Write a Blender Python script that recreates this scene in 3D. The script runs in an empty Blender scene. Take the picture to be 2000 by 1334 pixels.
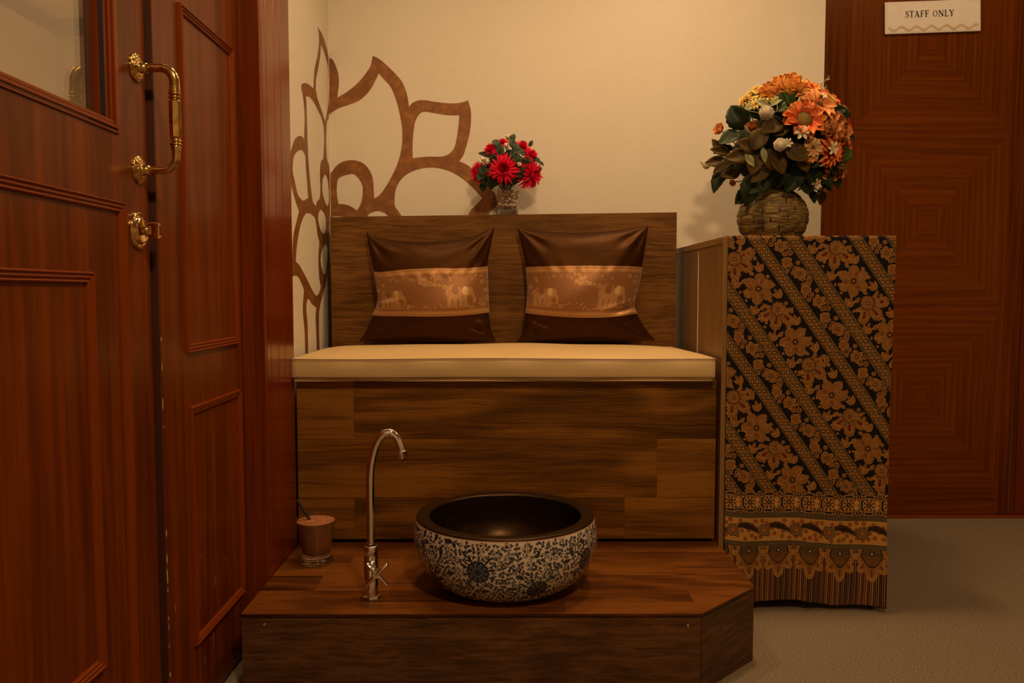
import bpy, math, random
import numpy as np
from mathutils import Vector, Matrix
from mathutils.geometry import tessellate_polygon

random.seed(7)
rng = np.random.default_rng(11)
PI = math.pi
scene = bpy.context.scene
COL = scene.collection

# ------------------------------------------------------------------ camera
cam_data = bpy.data.cameras.new('camera')
cam = bpy.data.objects.new('camera', cam_data)
COL.objects.link(cam)
cam_data.sensor_width = 36.0
cam_data.lens = 28.44
cam_data.clip_start = 0.05
cam.location = (0, 0, 0.816)
cam.rotation_euler = (math.radians(90 - 3.513), 0, math.radians(-0.3626))
scene.camera = cam

# ------------------------------------------------------------------ world, exposure
world = bpy.data.worlds.new('world')
scene.world = world
world.use_nodes = True
world.node_tree.nodes['Background'].inputs[0].default_value = (0.02, 0.012, 0.006, 1)
world.node_tree.nodes['Background'].inputs[1].default_value = 0.2
scene.view_settings.view_transform = 'Standard'
scene.view_settings.look = 'None'
scene.view_settings.gamma = 1.0
scene.view_settings.use_curve_mapping = False
scene.view_settings.exposure = 0.08
scene.cycles.use_denoising = True
try:
    scene.cycles.denoiser = 'OPENIMAGEDENOISE'
    scene.cycles.denoising_input_passes = 'RGB_ALBEDO_NORMAL'
except Exception:
    pass
scene.cycles.max_bounces = 10
scene.cycles.diffuse_bounces = 5
scene.cycles.glossy_bounces = 5
scene.cycles.transmission_bounces = 8
scene.cycles.transparent_max_bounces = 10
scene.cycles.sample_clamp_indirect = 4.0
scene.cycles.caustics_refractive = False
scene.cycles.caustics_reflective = False

# ------------------------------------------------------------------ the room's ceiling lamps
CEIL = 2.44
LIGHT = (1.0, 0.63, 0.33)
# x, y, watts, cone degrees, blend
DOWNLIGHTS = [
    (0.52, 2.06, 72, 130, 0.85, 'recessed ceiling downlight above the right half of the bench'),
    (-0.20, 2.02, 40, 130, 0.85, 'recessed ceiling downlight above the left half of the bench'),
    (0.40, -0.10, 170, 174, 0.4, 'recessed ceiling downlight in front of the footbath'),
    (1.48, 2.25, 26, 170, 0.5, 'recessed ceiling downlight in front of the staff door'),
]
def lamp_light(x, y, z, watts, cone, blend, colour=LIGHT, r=0.13):
    ld = bpy.data.lights.new('downlight_light', 'SPOT')
    ld.energy = watts
    ld.color = colour
    ld.spot_size = math.radians(cone)
    ld.spot_blend = blend
    ld.shadow_soft_size = r
    lo = bpy.data.objects.new('downlight_light', ld)
    COL.objects.link(lo)
    lo.location = (x, y, z)
    return lo

# ------------------------------------------------------------------ node helpers
class NT:
    """small helper for writing node trees"""
    def __init__(self, name):
        self.m = bpy.data.materials.new(name)
        self.m.use_nodes = True
        self.t = self.m.node_tree
        self.b = self.t.nodes['Principled BSDF']
    def n(self, kind, ins=None, **props):
        nd = self.t.nodes.new(kind)
        for k, v in props.items():
            setattr(nd, k, v)
        for k, v in (ins or {}).items():
            self.put(nd.inputs[k], v)
        return nd
    def put(self, sock, v):
        if isinstance(v, bpy.types.NodeSocket):
            self.t.links.new(v, sock)
        elif isinstance(v, bpy.types.Node):
            self.t.links.new(v.outputs[0], sock)
        else:
            if hasattr(sock.default_value, '__len__') and not hasattr(v, '__len__'):
                v = (v,) * len(sock.default_value)
            if hasattr(v, '__len__') and len(v) == 3 and len(sock.default_value) == 4:
                v = tuple(v) + (1,)
            sock.default_value = v
    def set(self, **kw):
        for k, v in kw.items():
            self.put(self.b.inputs[k.replace('_', ' ')], v)
        return self
    def math(self, op, a, b=None, c=None, clamp=False):
        nd = self.t.nodes.new('ShaderNodeMath')
        nd.operation = op
        nd.use_clamp = clamp
        self.put(nd.inputs[0], a)
        if b is not None: self.put(nd.inputs[1], b)
        if c is not None: self.put(nd.inputs[2], c)
        return nd.outputs[0]
    def mix(self, fac, a, b, mode='MIX'):
        nd = self.t.nodes.new('ShaderNodeMix')
        nd.data_type = 'RGBA'
        nd.blend_type = mode
        self.put(nd.inputs['Factor'], fac)
        self.put(nd.inputs[6], a)
        self.put(nd.inputs[7], b)
        return nd.outputs[2]
    def ramp(self, fac, stops, interp='LINEAR'):
        nd = self.t.nodes.new('ShaderNodeValToRGB')
        cr = nd.color_ramp
        cr.interpolation = interp
        while len(cr.elements) > 1: cr.elements.remove(cr.elements[-1])
        cr.elements[0].position = stops[0][0]
        cr.elements[0].color = tuple(stops[0][1]) + (1,)
        for p, c in stops[1:]:
            e = cr.elements.new(p)
            e.color = tuple(c) + (1,)
        self.put(nd.inputs[0], fac)
        return nd.outputs[0]
    def mapping(self, vec, scale=(1, 1, 1), loc=(0, 0, 0), rot=(0, 0, 0)):
        nd = self.t.nodes.new('ShaderNodeMapping')
        self.put(nd.inputs[0], vec)
        nd.inputs['Location'].default_value = loc
        nd.inputs['Rotation'].default_value = rot
        nd.inputs['Scale'].default_value = scale
        return nd.outputs[0]
    def uv(self):
        return self.n('ShaderNodeTexCoord').outputs['UV']
    def obj(self):
        return self.n('ShaderNodeTexCoord').outputs['Object']
    def noise(self, vec, scale=1, detail=2, rough=0.5, dist=0, out=0):
        nd = self.n('ShaderNodeTexNoise', {'Vector': vec, 'Scale': scale, 'Detail': detail,
                                           'Roughness': rough, 'Distortion': dist})
        return nd.outputs[out]
    def bump(self, h, strength=0.3, dist=0.001, normal=None):
        nd = self.n('ShaderNodeBump', {'Strength': strength, 'Distance': dist, 'Height': h})
        if normal is not None: self.put(nd.inputs['Normal'], normal)
        return nd.outputs[0]

def rgb(r, g, b):
    """sRGB 0-255 -> linear"""
    f = lambda c: (c / 255.0) / 12.92 if c / 255.0 <= 0.04045 else ((c / 255.0 + 0.055) / 1.055) ** 2.4
    return (f(r), f(g), f(b))

def plain(name, colour, rough=0.5, metallic=0.0, var=0.12, vscale=40, spec=0.5, bump=0.0):
    m = NT(name)
    o = m.obj()
    n = m.noise(o, vscale, 4, 0.6)
    dark = tuple(c * (1 - var) for c in colour)
    lite = tuple(min(1, c * (1 + var)) for c in colour)
    m.set(Base_Color=m.ramp(n, [(0.3, dark), (0.7, lite)]), Roughness=rough, Metallic=metallic)
    m.b.inputs['Specular IOR Level'].default_value = spec
    if bump:
        m.set(Normal=m.bump(m.noise(o, vscale * 3, 3), bump, 0.001))
    return m.m

# wood: UV in metres, u runs along the grain, v across it; face attribute 'tone' sets each board's tone
def wood(name, stops, rough=0.4, fig=5.0, ring=38.0, ring_mix=0.35, streak=26.0, fine=260.0,
         pore=0.35, bump=0.12, along=1.2, tone_amt=0.5, coat=0.0, spec=0.5, dirt=0.0, wobble=0.03, wb=0.42, ws=0.38, wf=0.20):
    m = NT(name)
    uv0 = m.uv()
    wob = m.noise(m.mapping(uv0, (along * 2.2, 5.0, 1)), 1, 3, 0.55)
    s0 = m.n('ShaderNodeSeparateXYZ', {0: uv0})
    c0 = m.n('ShaderNodeCombineXYZ', {0: s0.outputs[0], 1: m.math('ADD', s0.outputs[1], m.math('MULTIPLY', wob, wobble))})
    uv = c0.outputs[0]
    warp = m.noise(m.mapping(uv, (along * 0.9, fig, 1)), 1, 2, 0.5)
    sep = m.n('ShaderNodeSeparateXYZ', {0: uv})
    phase = m.math('ADD', m.math('MULTIPLY', sep.outputs[1], ring), m.math('MULTIPLY', warp, 34.0))
    rings = m.math('MULTIPLY_ADD', m.math('SINE', phase), 0.5, 0.5)
    rings = m.math('POWER', rings, 1.6)
    broad = m.noise(m.mapping(uv, (along * 1.1, streak * 0.35, 1)), 1, 3, 0.55)
    st = m.noise(m.mapping(uv, (along * 2.2, streak * 2.2, 1)), 1, 4, 0.65)
    fn = m.noise(m.mapping(uv, (along * 5.0, fine, 1)), 1, 3, 0.7)
    pores = m.noise(m.mapping(uv, (along * 5.0, fine * 1.1, 1)), 1, 3, 0.75)
    tone = m.n('ShaderNodeAttribute', attribute_name='tone').outputs['Fac']
    v = m.math('MULTIPLY', broad, wb)
    v = m.math('ADD', v, m.math('MULTIPLY', st, ws))
    v = m.math('ADD', v, m.math('MULTIPLY', fn, wf))
    v = m.math('ADD', v, m.math('MULTIPLY', m.math('SUBTRACT', rings, 0.5), ring_mix * 0.35))
    v = m.math('ADD', v, m.math('MULTIPLY', tone, tone_amt * 0.3))
    c = m.ramp(v, stops)
    pm = m.ramp(pores, [(0.54, (0, 0, 0)), (0.68, (1, 1, 1))])
    c = m.mix(m.math('MULTIPLY', pm, pore), c, tuple(x * 0.42 for x in stops[0][1]))
    if dirt:
        d = m.noise(m.obj(), 3.0, 4, 0.6)
        c = m.mix(m.math('MULTIPLY', m.math('GREATER_THAN', d, 0.62), dirt), c, tuple(x * 0.5 for x in stops[0][1]))
    h = m.math('SUBTRACT', fn, m.math('MULTIPLY', pm, 0.5))
    m.set(Base_Color=c, Roughness=m.math('MULTIPLY_ADD', fn, 0.18, rough - 0.09), Normal=m.bump(h, bump, 0.0006))
    m.b.inputs['Specular IOR Level'].default_value = spec
    m.b.inputs['Specular Tint'].default_value = (1.0, 0.62, 0.32, 1)
    if coat:
        m.b.inputs['Coat Weight'].default_value = coat
        m.b.inputs['Coat Tint'].default_value = (1.0, 0.75, 0.5, 1)
        m.b.inputs['Coat Roughness'].default_value = 0.16
    return m.m

# ------------------------------------------------------------------ materials
M = {}
M['walnut'] = wood('dark walnut laminate', wb=0.26, ws=0.34, wf=0.40, stops=[(0.33, (0.0269, 0.0109, 0.0011)), (0.45, (0.0813, 0.0327, 0.0039)), (0.56, (0.1670, 0.0684, 0.0085)), (0.68, (0.2795, 0.1197, 0.0159))],
                   rough=0.42, fig=4.5, ring=55, ring_mix=0.42, streak=24, fine=190, pore=0.5, bump=0.3, tone_amt=0.6)
M['backboard'] = wood('dark oak backrest laminate', wb=0.18, ws=0.37, wf=0.45, stops=[(0.34, (0.0128, 0.0057, 0.0010)), (0.45, (0.0437, 0.0186, 0.0034)), (0.55, (0.1006, 0.0427, 0.0084)), (0.66, (0.1798, 0.0791, 0.0158))],
                      rough=0.5, fig=3.0, ring=30, ring_mix=0.15, streak=40, fine=160, pore=0.75, bump=0.45, along=2.0)
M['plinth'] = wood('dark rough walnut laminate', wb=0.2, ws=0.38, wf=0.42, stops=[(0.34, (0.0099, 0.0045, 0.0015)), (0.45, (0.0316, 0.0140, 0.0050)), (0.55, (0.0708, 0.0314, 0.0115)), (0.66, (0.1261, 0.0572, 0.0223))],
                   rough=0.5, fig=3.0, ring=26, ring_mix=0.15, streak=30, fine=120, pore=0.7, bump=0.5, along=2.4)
M['deck'] = wood('walnut deck laminate', wb=0.26, ws=0.40, wf=0.34, stops=[(0.34, (0.0146, 0.0042, 0.0005)), (0.45, (0.0486, 0.0141, 0.0020)), (0.57, (0.1052, 0.0316, 0.0047)), (0.68, (0.1841, 0.0610, 0.0100))],
                 rough=0.33, fig=3.5, ring=40, ring_mix=0.3, streak=26, fine=150, pore=0.55, bump=0.25, along=1.7, tone_amt=0.7)
M['teak'] = wood('varnished teak veneer', wobble=0.004, stops=[(0.32, (0.0245, 0.0042, 0.0001)), (0.44, (0.0742, 0.0135, 0.0005)), (0.56, (0.1300, 0.0256, 0.0009)), (0.68, (0.1863, 0.0389, 0.0016))],
                 rough=0.36, fig=9.0, ring=22, ring_mix=0.25, streak=34, fine=330, pore=0.3, bump=0.06, along=0.7, coat=0.08, spec=0.3)
M['moulding'] = wood('varnished teak moulding', wobble=0.001, stops=[(0.25, (0.1024, 0.0171, 0.0007)), (0.5, (0.1793, 0.0319, 0.0016)), (0.8, (0.2220, 0.0449, 0.0022))],
                     rough=0.34, fig=4, ring=20, ring_mix=0.1, streak=30, fine=330, pore=0.15, bump=0.05, coat=0.1, spec=0.35)
M['jamb'] = wood('red brown timber jamb', wobble=0.003, stops=[(0.34, (0.0410, 0.0067, 0.0006)), (0.50, (0.1235, 0.0211, 0.0020)), (0.66, (0.2311, 0.0445, 0.0043))],
                 rough=0.36, fig=4, ring=20, ring_mix=0.1, streak=40, fine=350, pore=0.3, bump=0.06, along=0.6, coat=0.05, spec=0.3)
M['architrave'] = wood('polished teak architrave', wobble=0.003, stops=[(0.34, (0.0564, 0.0065, 0.0004)), (0.50, (0.1268, 0.0154, 0.0010)), (0.66, (0.1947, 0.0258, 0.0017))],
                       rough=0.22, fig=4, ring=14, ring_mix=0.1, streak=24, fine=300, pore=0.12, bump=0.03, along=0.6, coat=0.3)
M['sapele'] = wood('quartered sapele veneer', wb=0.18, ws=0.50, wf=0.32, wobble=0.003, stops=[(0.32, (0.0349, 0.0073, 0.0004)), (0.44, (0.0861, 0.0182, 0.0009)), (0.56, (0.1344, 0.0297, 0.0014)), (0.68, (0.1756, 0.0437, 0.0020))],
                   rough=0.4, fig=7.0, ring=260, ring_mix=0.22, streak=52, fine=240, pore=0.25, bump=0.05, along=0.8, coat=0.03, spec=0.25)
M['cabinet'] = wood('light walnut melamine board', [(0.25, (0.0995, 0.0544, 0.0170)), (0.45, (0.1810, 0.1031, 0.0349)), (0.60, (0.2535, 0.1482, 0.0524)), (0.80, (0.3259, 0.1976, 0.0747))],
                    rough=0.4, fig=5.0, ring=40, ring_mix=0.2, streak=28, fine=220, pore=0.25, bump=0.08, along=0.9)

# embossed wallpaper: patches of short ridges at turning angles
def wallpaper(name, base, warm):
    m = NT(name)
    uv = m.uv()
    ang = m.math('MULTIPLY', m.noise(m.mapping(uv, (13, 13, 1)), 1, 3, 0.6), 22.0)
    warp = m.n('ShaderNodeVectorMath', {0: m.noise(uv, 30, 2, 0.5, out=1), 1: (0.006, 0.006, 0)}, operation='MULTIPLY').outputs[0]
    uvw = m.n('ShaderNodeVectorMath', {0: uv, 1: warp}, operation='ADD').outputs[0]
    g = m.n('ShaderNodeTexGabor', {'Vector': uvw, 'Scale': 135.0, 'Frequency': 2.2, 'Anisotropy': 0.85}, gabor_type='2D')
    for s in g.inputs:
        if s.name.startswith('Orientation') and s.type == 'VALUE' and s.enabled:
            m.put(s, ang)
    val = g.outputs['Value']
    val = m.ramp(val, [(0.36, (0, 0, 0)), (0.64, (1, 1, 1))])
    fine = m.noise(uv, 700, 2, 0.6)
    stain = m.noise(m.mapping(uv, (3.5, 1.6, 1)), 1, 4, 0.6)
    c = m.mix(stain, base, warm)
    c = m.mix(m.math('MULTIPLY', m.math('SUBTRACT', 1.0, val), 0.16), c, tuple(x * 0.55 for x in base))
    h = m.math('ADD', val, m.math('MULTIPLY', fine, 0.35))
    m.set(Base_Color=c, Roughness=0.72, Normal=m.bump(h, 0.42, 0.0010))
    m.b.inputs['Specular IOR Level'].default_value = 0.25
    return m.m
M['wallpaper'] = wallpaper('embossed cream wallpaper', (0.74, 0.70, 0.59), (0.68, 0.625, 0.50))
M['cream_paint'] = plain('cream wall paint', (0.62, 0.55, 0.43), 0.8, vscale=5, var=0.05, bump=0.1)
M['ceiling_paint'] = plain('ceiling paint', (0.60, 0.55, 0.46), 0.9, vscale=4, var=0.04)
M['cornice'] = plain('taupe cornice paint', (0.22, 0.15, 0.10), 0.8, vscale=4, var=0.04)

def mural_paint():
    m = NT('bronze mural paint')
    uv = m.uv()
    n = m.noise(uv, 28, 4, 0.65)
    n2 = m.noise(uv, 260, 3, 0.7)
    ang = m.math('MULTIPLY', m.noise(m.mapping(uv, (13, 13, 1)), 1, 3, 0.6), 22.0)
    g = m.n('ShaderNodeTexGabor', {'Vector': uv, 'Scale': 135.0, 'Frequency': 2.2, 'Anisotropy': 0.85}, gabor_type='2D')
    for s in g.inputs:
        if s.name.startswith('Orientation') and s.type == 'VALUE' and s.enabled:
            m.put(s, ang)
    c = m.ramp(n, [(0.35, (0.13, 0.045, 0.009)), (0.52, (0.19, 0.068, 0.013)), (0.68, (0.31, 0.125, 0.022))])
    c = m.mix(m.math('MULTIPLY', n2, 0.3), c, (0.40, 0.17, 0.03))
    h = m.math('ADD', g.outputs['Value'], m.math('MULTIPLY', n2, 0.5))
    m.set(Base_Color=c, Roughness=0.5, Metallic=0.15, Normal=m.bump(h, 0.6, 0.0012))
    return m.m
M['mural'] = mural_paint()

def carpet():
    m = NT('beige loop carpet')
    o = m.obj()
    v = m.n('ShaderNodeTexVoronoi', {'Vector': m.mapping(o, (1.0, 0.55, 1.0)), 'Scale': 420.0, 'Randomness': 1.0})
    a = m.noise(o, 260, 4, 0.75)
    b = m.noise(o, 2.2, 3, 0.5)
    d = m.noise(m.mapping(o, (1, 0.5, 1)), 900, 2, 0.5)
    c = m.ramp(a, [(0.32, (0.09, 0.068, 0.04)), (0.48, (0.26, 0.205, 0.135)), (0.66, (0.50, 0.40, 0.28))])
    c = m.mix(m.math('MULTIPLY', b, 0.4), c, (0.26, 0.20, 0.13))
    h = m.math('ADD', m.math('MULTIPLY', v.outputs['Distance'], 0.6), m.math('ADD', a, d))
    m.set(Base_Color=c, Roughness=0.95, Normal=m.bump(h, 0.8, 0.004))
    m.b.inputs['Specular IOR Level'].default_value = 0.1
    return m.m
M['carpet'] = carpet()

def metal(name, colour, rough, bump=0.0, tarnish=None):
    m = NT(name)
    o = m.obj()
    n = m.noise(o, 60, 4, 0.6)
    c = colour
    if tarnish: c = m.mix(m.ramp(n, [(0.45, (0, 0, 0)), (0.7, (1, 1, 1))]), colour, tarnish)
    m.set(Base_Color=c, Metallic=1.0, Roughness=m.math('MULTIPLY_ADD', n, rough * 0.8, rough * 0.6))
    if bump: m.set(Normal=m.bump(n, bump, 0.001))
    return m.m
M['chrome'] = metal('chrome', (0.86, 0.85, 0.83), 0.07)
M['brass'] = metal('antique brass', (0.75, 0.50, 0.18), 0.2, 0.05, (0.28, 0.16, 0.05))
M['brass_bright'] = metal('polished brass', (0.85, 0.60, 0.26), 0.12, 0.0, (0.55, 0.33, 0.12))
M['dark_metal'] = metal('dark bronze', (0.10, 0.06, 0.04), 0.35)
M['screw'] = metal('tarnished screw', (0.45, 0.33, 0.22), 0.4)
M['jamb_dark'] = plain('dark brown door edge', (0.05, 0.012, 0.003), 0.6, vscale=30)
M['black'] = plain('black', (0.006, 0.005, 0.005), 0.5)
M['shadow_gap'] = plain('dark brown gap board', (0.02, 0.011, 0.006), 0.7)
M['chip'] = plain('chipped raw wood', (0.55, 0.33, 0.13), 0.8)

def glass(name, tint=(1, 1, 1), rough=0.0):
    m = NT(name)
    n = m.noise(m.obj(), 12, 2)
    m.set(Base_Color=m.mix(m.math('MULTIPLY', n, 0.06), tint, tuple(t * 0.93 for t in tint)), Roughness=rough)
    m.b.inputs['Transmission Weight'].default_value = 1.0
    m.b.inputs['IOR'].default_value = 1.48
    return m.m
M['glass'] = glass('clear glass')
def thin_glass():
    # walls of a drinking glass or vase: straight through, with the mirror sheen of glass
    m = NT('thin clear glass')
    bf = m.n('ShaderNodeNewGeometry').outputs['Backfacing']
    fr = m.n('ShaderNodeFresnel', {'IOR': m.math('MULTIPLY_ADD', bf, 1 / 1.62 - 1.62, 1.62)})
    n = m.noise(m.obj(), 14, 2)
    tr = m.n('ShaderNodeBsdfTransparent', {'Color': m.mix(n, (0.965, 0.965, 0.95), (0.94, 0.94, 0.925))})
    gl = m.n('ShaderNodeBsdfGlossy', {'Color': (1, 1, 1, 1), 'Roughness': 0.03})
    a = m.n('ShaderNodeMixShader', {0: fr.outputs[0], 1: tr.outputs[0], 2: gl.outputs[0]})
    m.t.links.new(a.outputs[0], m.t.nodes['Material Output'].inputs[0])
    return m.m
M['thin_glass'] = thin_glass()
def window_glass():
    # single pane: see-through with the usual mirror sheen and a faint film
    m = NT('dusty window glass')
    t = m.t
    bf = m.n('ShaderNodeNewGeometry').outputs['Backfacing']
    lw = m.n('ShaderNodeFresnel', {'IOR': m.math('MULTIPLY_ADD', bf, 1 / 1.5 - 1.5, 1.5)})
    tr = m.n('ShaderNodeBsdfTransparent', {'Color': (0.88, 0.85, 0.80, 1)})
    gl = m.n('ShaderNodeBsdfGlossy', {'Color': (1, 1, 1, 1), 'Roughness': 0.02})
    df = m.n('ShaderNodeBsdfDiffuse', {'Color': m.ramp(m.noise(m.mapping(m.uv(), (2, 60, 1)), 1, 3), [(0.3, (0.25, 0.22, 0.17)), (0.7, (0.40, 0.36, 0.29))])})
    a = m.n('ShaderNodeMixShader', {0: 0.09, 1: tr.outputs[0], 2: df.outputs[0]})
    b = m.n('ShaderNodeMixShader', {0: m.math('MULTIPLY', lw.outputs[0], 1.9, clamp=True), 1: a.outputs[0], 2: gl.outputs[0]})
    t.links.new(b.outputs[0], t.nodes['Material Output'].inputs[0])
    return m.m
M['window_glass'] = window_glass()

def silk(name, col, col2):
    m = NT(name)
    uv = m.uv()
    w = m.noise(m.mapping(uv, (6, 700, 1)), 1, 2, 0.6)
    wr = m.noise(m.mapping(uv, (9, 22, 1)), 1, 4, 0.55, 0.6)
    m.set(Base_Color=m.mix(w, col, col2), Roughness=0.46, Normal=m.bump(m.math('ADD', m.math('MULTIPLY', wr, 1.0), m.math('MULTIPLY', w, 0.06)), 0.35, 0.006))
    m.b.inputs['Anisotropic'].default_value = 0.4
    m.b.inputs['Sheen Weight'].default_value = 0.0
    m.b.inputs['Sheen Roughness'].default_value = 0.35
    m.b.inputs['Sheen Tint'].default_value = (0.9, 0.5, 0.25, 1)
    m.b.inputs['Specular IOR Level'].default_value = 0.5
    m.b.inputs['Specular Tint'].default_value = (0.9, 0.42, 0.14, 1)
    m.set(Metallic=0.25)
    return m.m
M['silk'] = silk('dark brown satin', (0.016, 0.005, 0.0008), (0.038, 0.0125, 0.0018))

def attr_mat(name, rough=0.6, spec=0.3, weave=0.0, wscale=(900, 900, 1), gold=False, coat=0.0):
    m = NT(name)
    a = m.n('ShaderNodeAttribute', attribute_name='dye')
    c = a.outputs['Color']
    uv = m.uv()
    n = m.noise(m.mapping(uv, wscale), 1, 2, 0.6)
    c = m.mix(m.math('MULTIPLY', n, 0.18), c, (0.02, 0.012, 0.006))
    if 'batik' in name: c = m.mix(1.0, c, (0.78, 0.74, 0.62), 'MULTIPLY')
    m.set(Base_Color=c, Roughness=rough)
    m.b.inputs['Specular IOR Level'].default_value = spec
    if gold:
        m.set(Metallic=0.35)
        m.b.inputs['Sheen Weight'].default_value = 0.3
    if coat:
        m.b.inputs['Coat Weight'].default_value = coat
        m.b.inputs['Coat Roughness'].default_value = 0.08
    if weave:
        m.set(Normal=m.bump(n, weave, 0.001))
    return m.m
M['batik'] = attr_mat('printed batik cotton', 0.8, 0.2, 0.15)
M['brocade'] = attr_mat('woven gold brocade', 0.42, 0.5, 0.35, (380, 380, 1), gold=True)
M['porcelain'] = attr_mat('glazed painted porcelain', 0.22, 0.5, 0.0, coat=0.3)

def glaze():
    m = NT('dark brown glaze')
    n = m.noise(m.obj(), 120, 5, 0.7)
    m.set(Base_Color=m.ramp(n, [(0.35, (0.006, 0.003, 0.0012)), (0.6, (0.014, 0.007, 0.003)), (0.72, (0.04, 0.020, 0.008))]), Roughness=0.33)
    m.b.inputs['Specular Tint'].default_value = (0.8, 0.48, 0.25, 1)
    m.set(Normal=m.bump(n, 0.08, 0.001))
    return m.m
M['glaze'] = glaze()

def leather():
    m = NT('cream leatherette')
    o = m.obj()
    n = m.noise(m.mapping(o, (3, 9, 9)), 1, 4, 0.6)
    f = m.n('ShaderNodeTexVoronoi', {'Vector': o, 'Scale': 420.0})
    c = m.ramp(n, [(0.3, (0.61, 0.44, 0.20)), (0.7, (0.68, 0.50, 0.24))])
    wr = m.noise(m.mapping(o, (14, 5, 8)), 1, 3, 0.5, 0.8)
    m.set(Base_Color=c, Roughness=0.42, Normal=m.bump(m.math('ADD', m.math('MULTIPLY', f.outputs['Distance'], 0.05), wr), 0.35, 0.004))
    return m.m
M['leather'] = leather()
M['piping'] = plain('cushion piping', (0.42, 0.30, 0.19), 0.6)
M['thread'] = plain('stitching thread', (0.25, 0.15, 0.08), 0.8)
M['plastic_black'] = plain('black plastic', (0.012, 0.010, 0.010), 0.3)
M['drink'] = plain('blended chocolate drink', (0.20, 0.078, 0.026), 0.45, var=0.15, vscale=60)
M['foam'] = plain('drink froth', (0.33, 0.125, 0.042), 0.6, var=0.25, vscale=350, bump=0.5)
M['acrylic'] = plain('white acrylic', (0.90, 0.88, 0.84), 0.3, var=0.02)
M['acrylic_edge'] = plain('frosted acrylic edge', (0.86, 0.83, 0.78), 0.25, var=0.02)
M['ink'] = plain('dark printing ink', (0.02, 0.015, 0.01), 0.5)
M['gold_print'] = plain('gold print', (0.62, 0.47, 0.27), 0.5)
M['lamp_body'] = plain('white lamp trim', (0.8, 0.8, 0.78), 0.4)
def lampglow():
    m = NT('lit lamp diffuser')
    m.set(Base_Color=(1, 0.8, 0.5, 1))
    m.b.inputs['Emission Color'].default_value = (1.0, 0.62, 0.30, 1)
    m.b.inputs['Emission Strength'].default_value = 14.0
    m.set(Roughness=m.math('MULTIPLY_ADD', m.noise(m.obj(), 50), 0.1, 0.4))
    return m.m
M['glow'] = lampglow()

# petals and leaves: V runs from base to tip
def petal_mat(name, base, tip, rough=0.6, streak=0.35, trans=0.15):
    m = NT(name)
    sep = m.n('ShaderNodeSeparateXYZ', {0: m.uv()})
    n = m.noise(m.mapping(m.uv(), (26, 3, 1)), 1, 3, 0.6)
    f = m.math('MULTIPLY_ADD', m.math('SUBTRACT', n, 0.5), streak, sep.outputs[1])
    c = m.ramp(f, [(0.1, base), (0.85, tip)])
    m.set(Base_Color=c, Roughness=rough)
    m.b.inputs['Specular IOR Level'].default_value = 0.2
    try:
        m.b.inputs['Subsurface Weight'].default_value = 0.0
    except Exception: pass
    m.set(Normal=m.bump(n, 0.3, 0.001))
    return m.m
PET = {
    'peach': petal_mat('peach petal', (0.42, 0.09, 0.018), (0.80, 0.38, 0.12)),
    'apricot': petal_mat('apricot petal', (0.50, 0.17, 0.035), (0.82, 0.40, 0.11)),
    'orange': petal_mat('orange petal', (0.40, 0.06, 0.015), (0.85, 0.24, 0.06)),
    'flame': petal_mat('flame red petal', (0.55, 0.05, 0.015), (0.80, 0.26, 0.07)),
    'rust': petal_mat('rust petal', (0.30, 0.08, 0.022), (0.60, 0.25, 0.075)),
    'red': petal_mat('deep red petal', (0.28, 0.015, 0.015), (0.62, 0.05, 0.03)),
    'yellow': petal_mat('yellow petal', (0.50, 0.30, 0.04), (0.85, 0.62, 0.18)),
    'tan': petal_mat('tan petal', (0.40, 0.22, 0.08), (0.70, 0.48, 0.24)),
    'cream': petal_mat('cream petal', (0.60, 0.52, 0.30), (0.85, 0.80, 0.62)),
    'scarlet': petal_mat('scarlet petal', (0.50, 0.003, 0.02), (0.85, 0.010, 0.07), streak=0.2),
    'centre': petal_mat('brown flower centre', (0.05, 0.03, 0.012), (0.25, 0.16, 0.04)),
    'thistle': petal_mat('pale thistle bristle', (0.40, 0.36, 0.24), (0.86, 0.80, 0.66)),
    'olive': petal_mat('olive brown leaf', (0.022, 0.014, 0.002), (0.12, 0.072, 0.010), 0.6),
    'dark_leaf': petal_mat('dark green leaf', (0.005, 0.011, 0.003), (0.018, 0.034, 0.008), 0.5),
    'green_leaf': petal_mat('green leaf', (0.014, 0.035, 0.006), (0.05, 0.10, 0.016), 0.5),
    'grey_leaf': petal_mat('grey green leaf', (0.05, 0.07, 0.04), (0.10, 0.13, 0.075), 0.55),
    'euca': petal_mat('eucalyptus leaf', (0.02, 0.04, 0.02), (0.065, 0.105, 0.055), 0.55),
    'sage': petal_mat('pale sage sprig', (0.16, 0.18, 0.07), (0.42, 0.42, 0.20)),
    'stem': petal_mat('flower stem', (0.05, 0.06, 0.02), (0.10, 0.09, 0.03)),
    'bud': petal_mat('brown flower bud', (0.10, 0.06, 0.03), (0.30, 0.14, 0.08)),
    'white_bud': petal_mat('ivory bud', (0.50, 0.50, 0.25), (0.88, 0.80, 0.60)),
}

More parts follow.
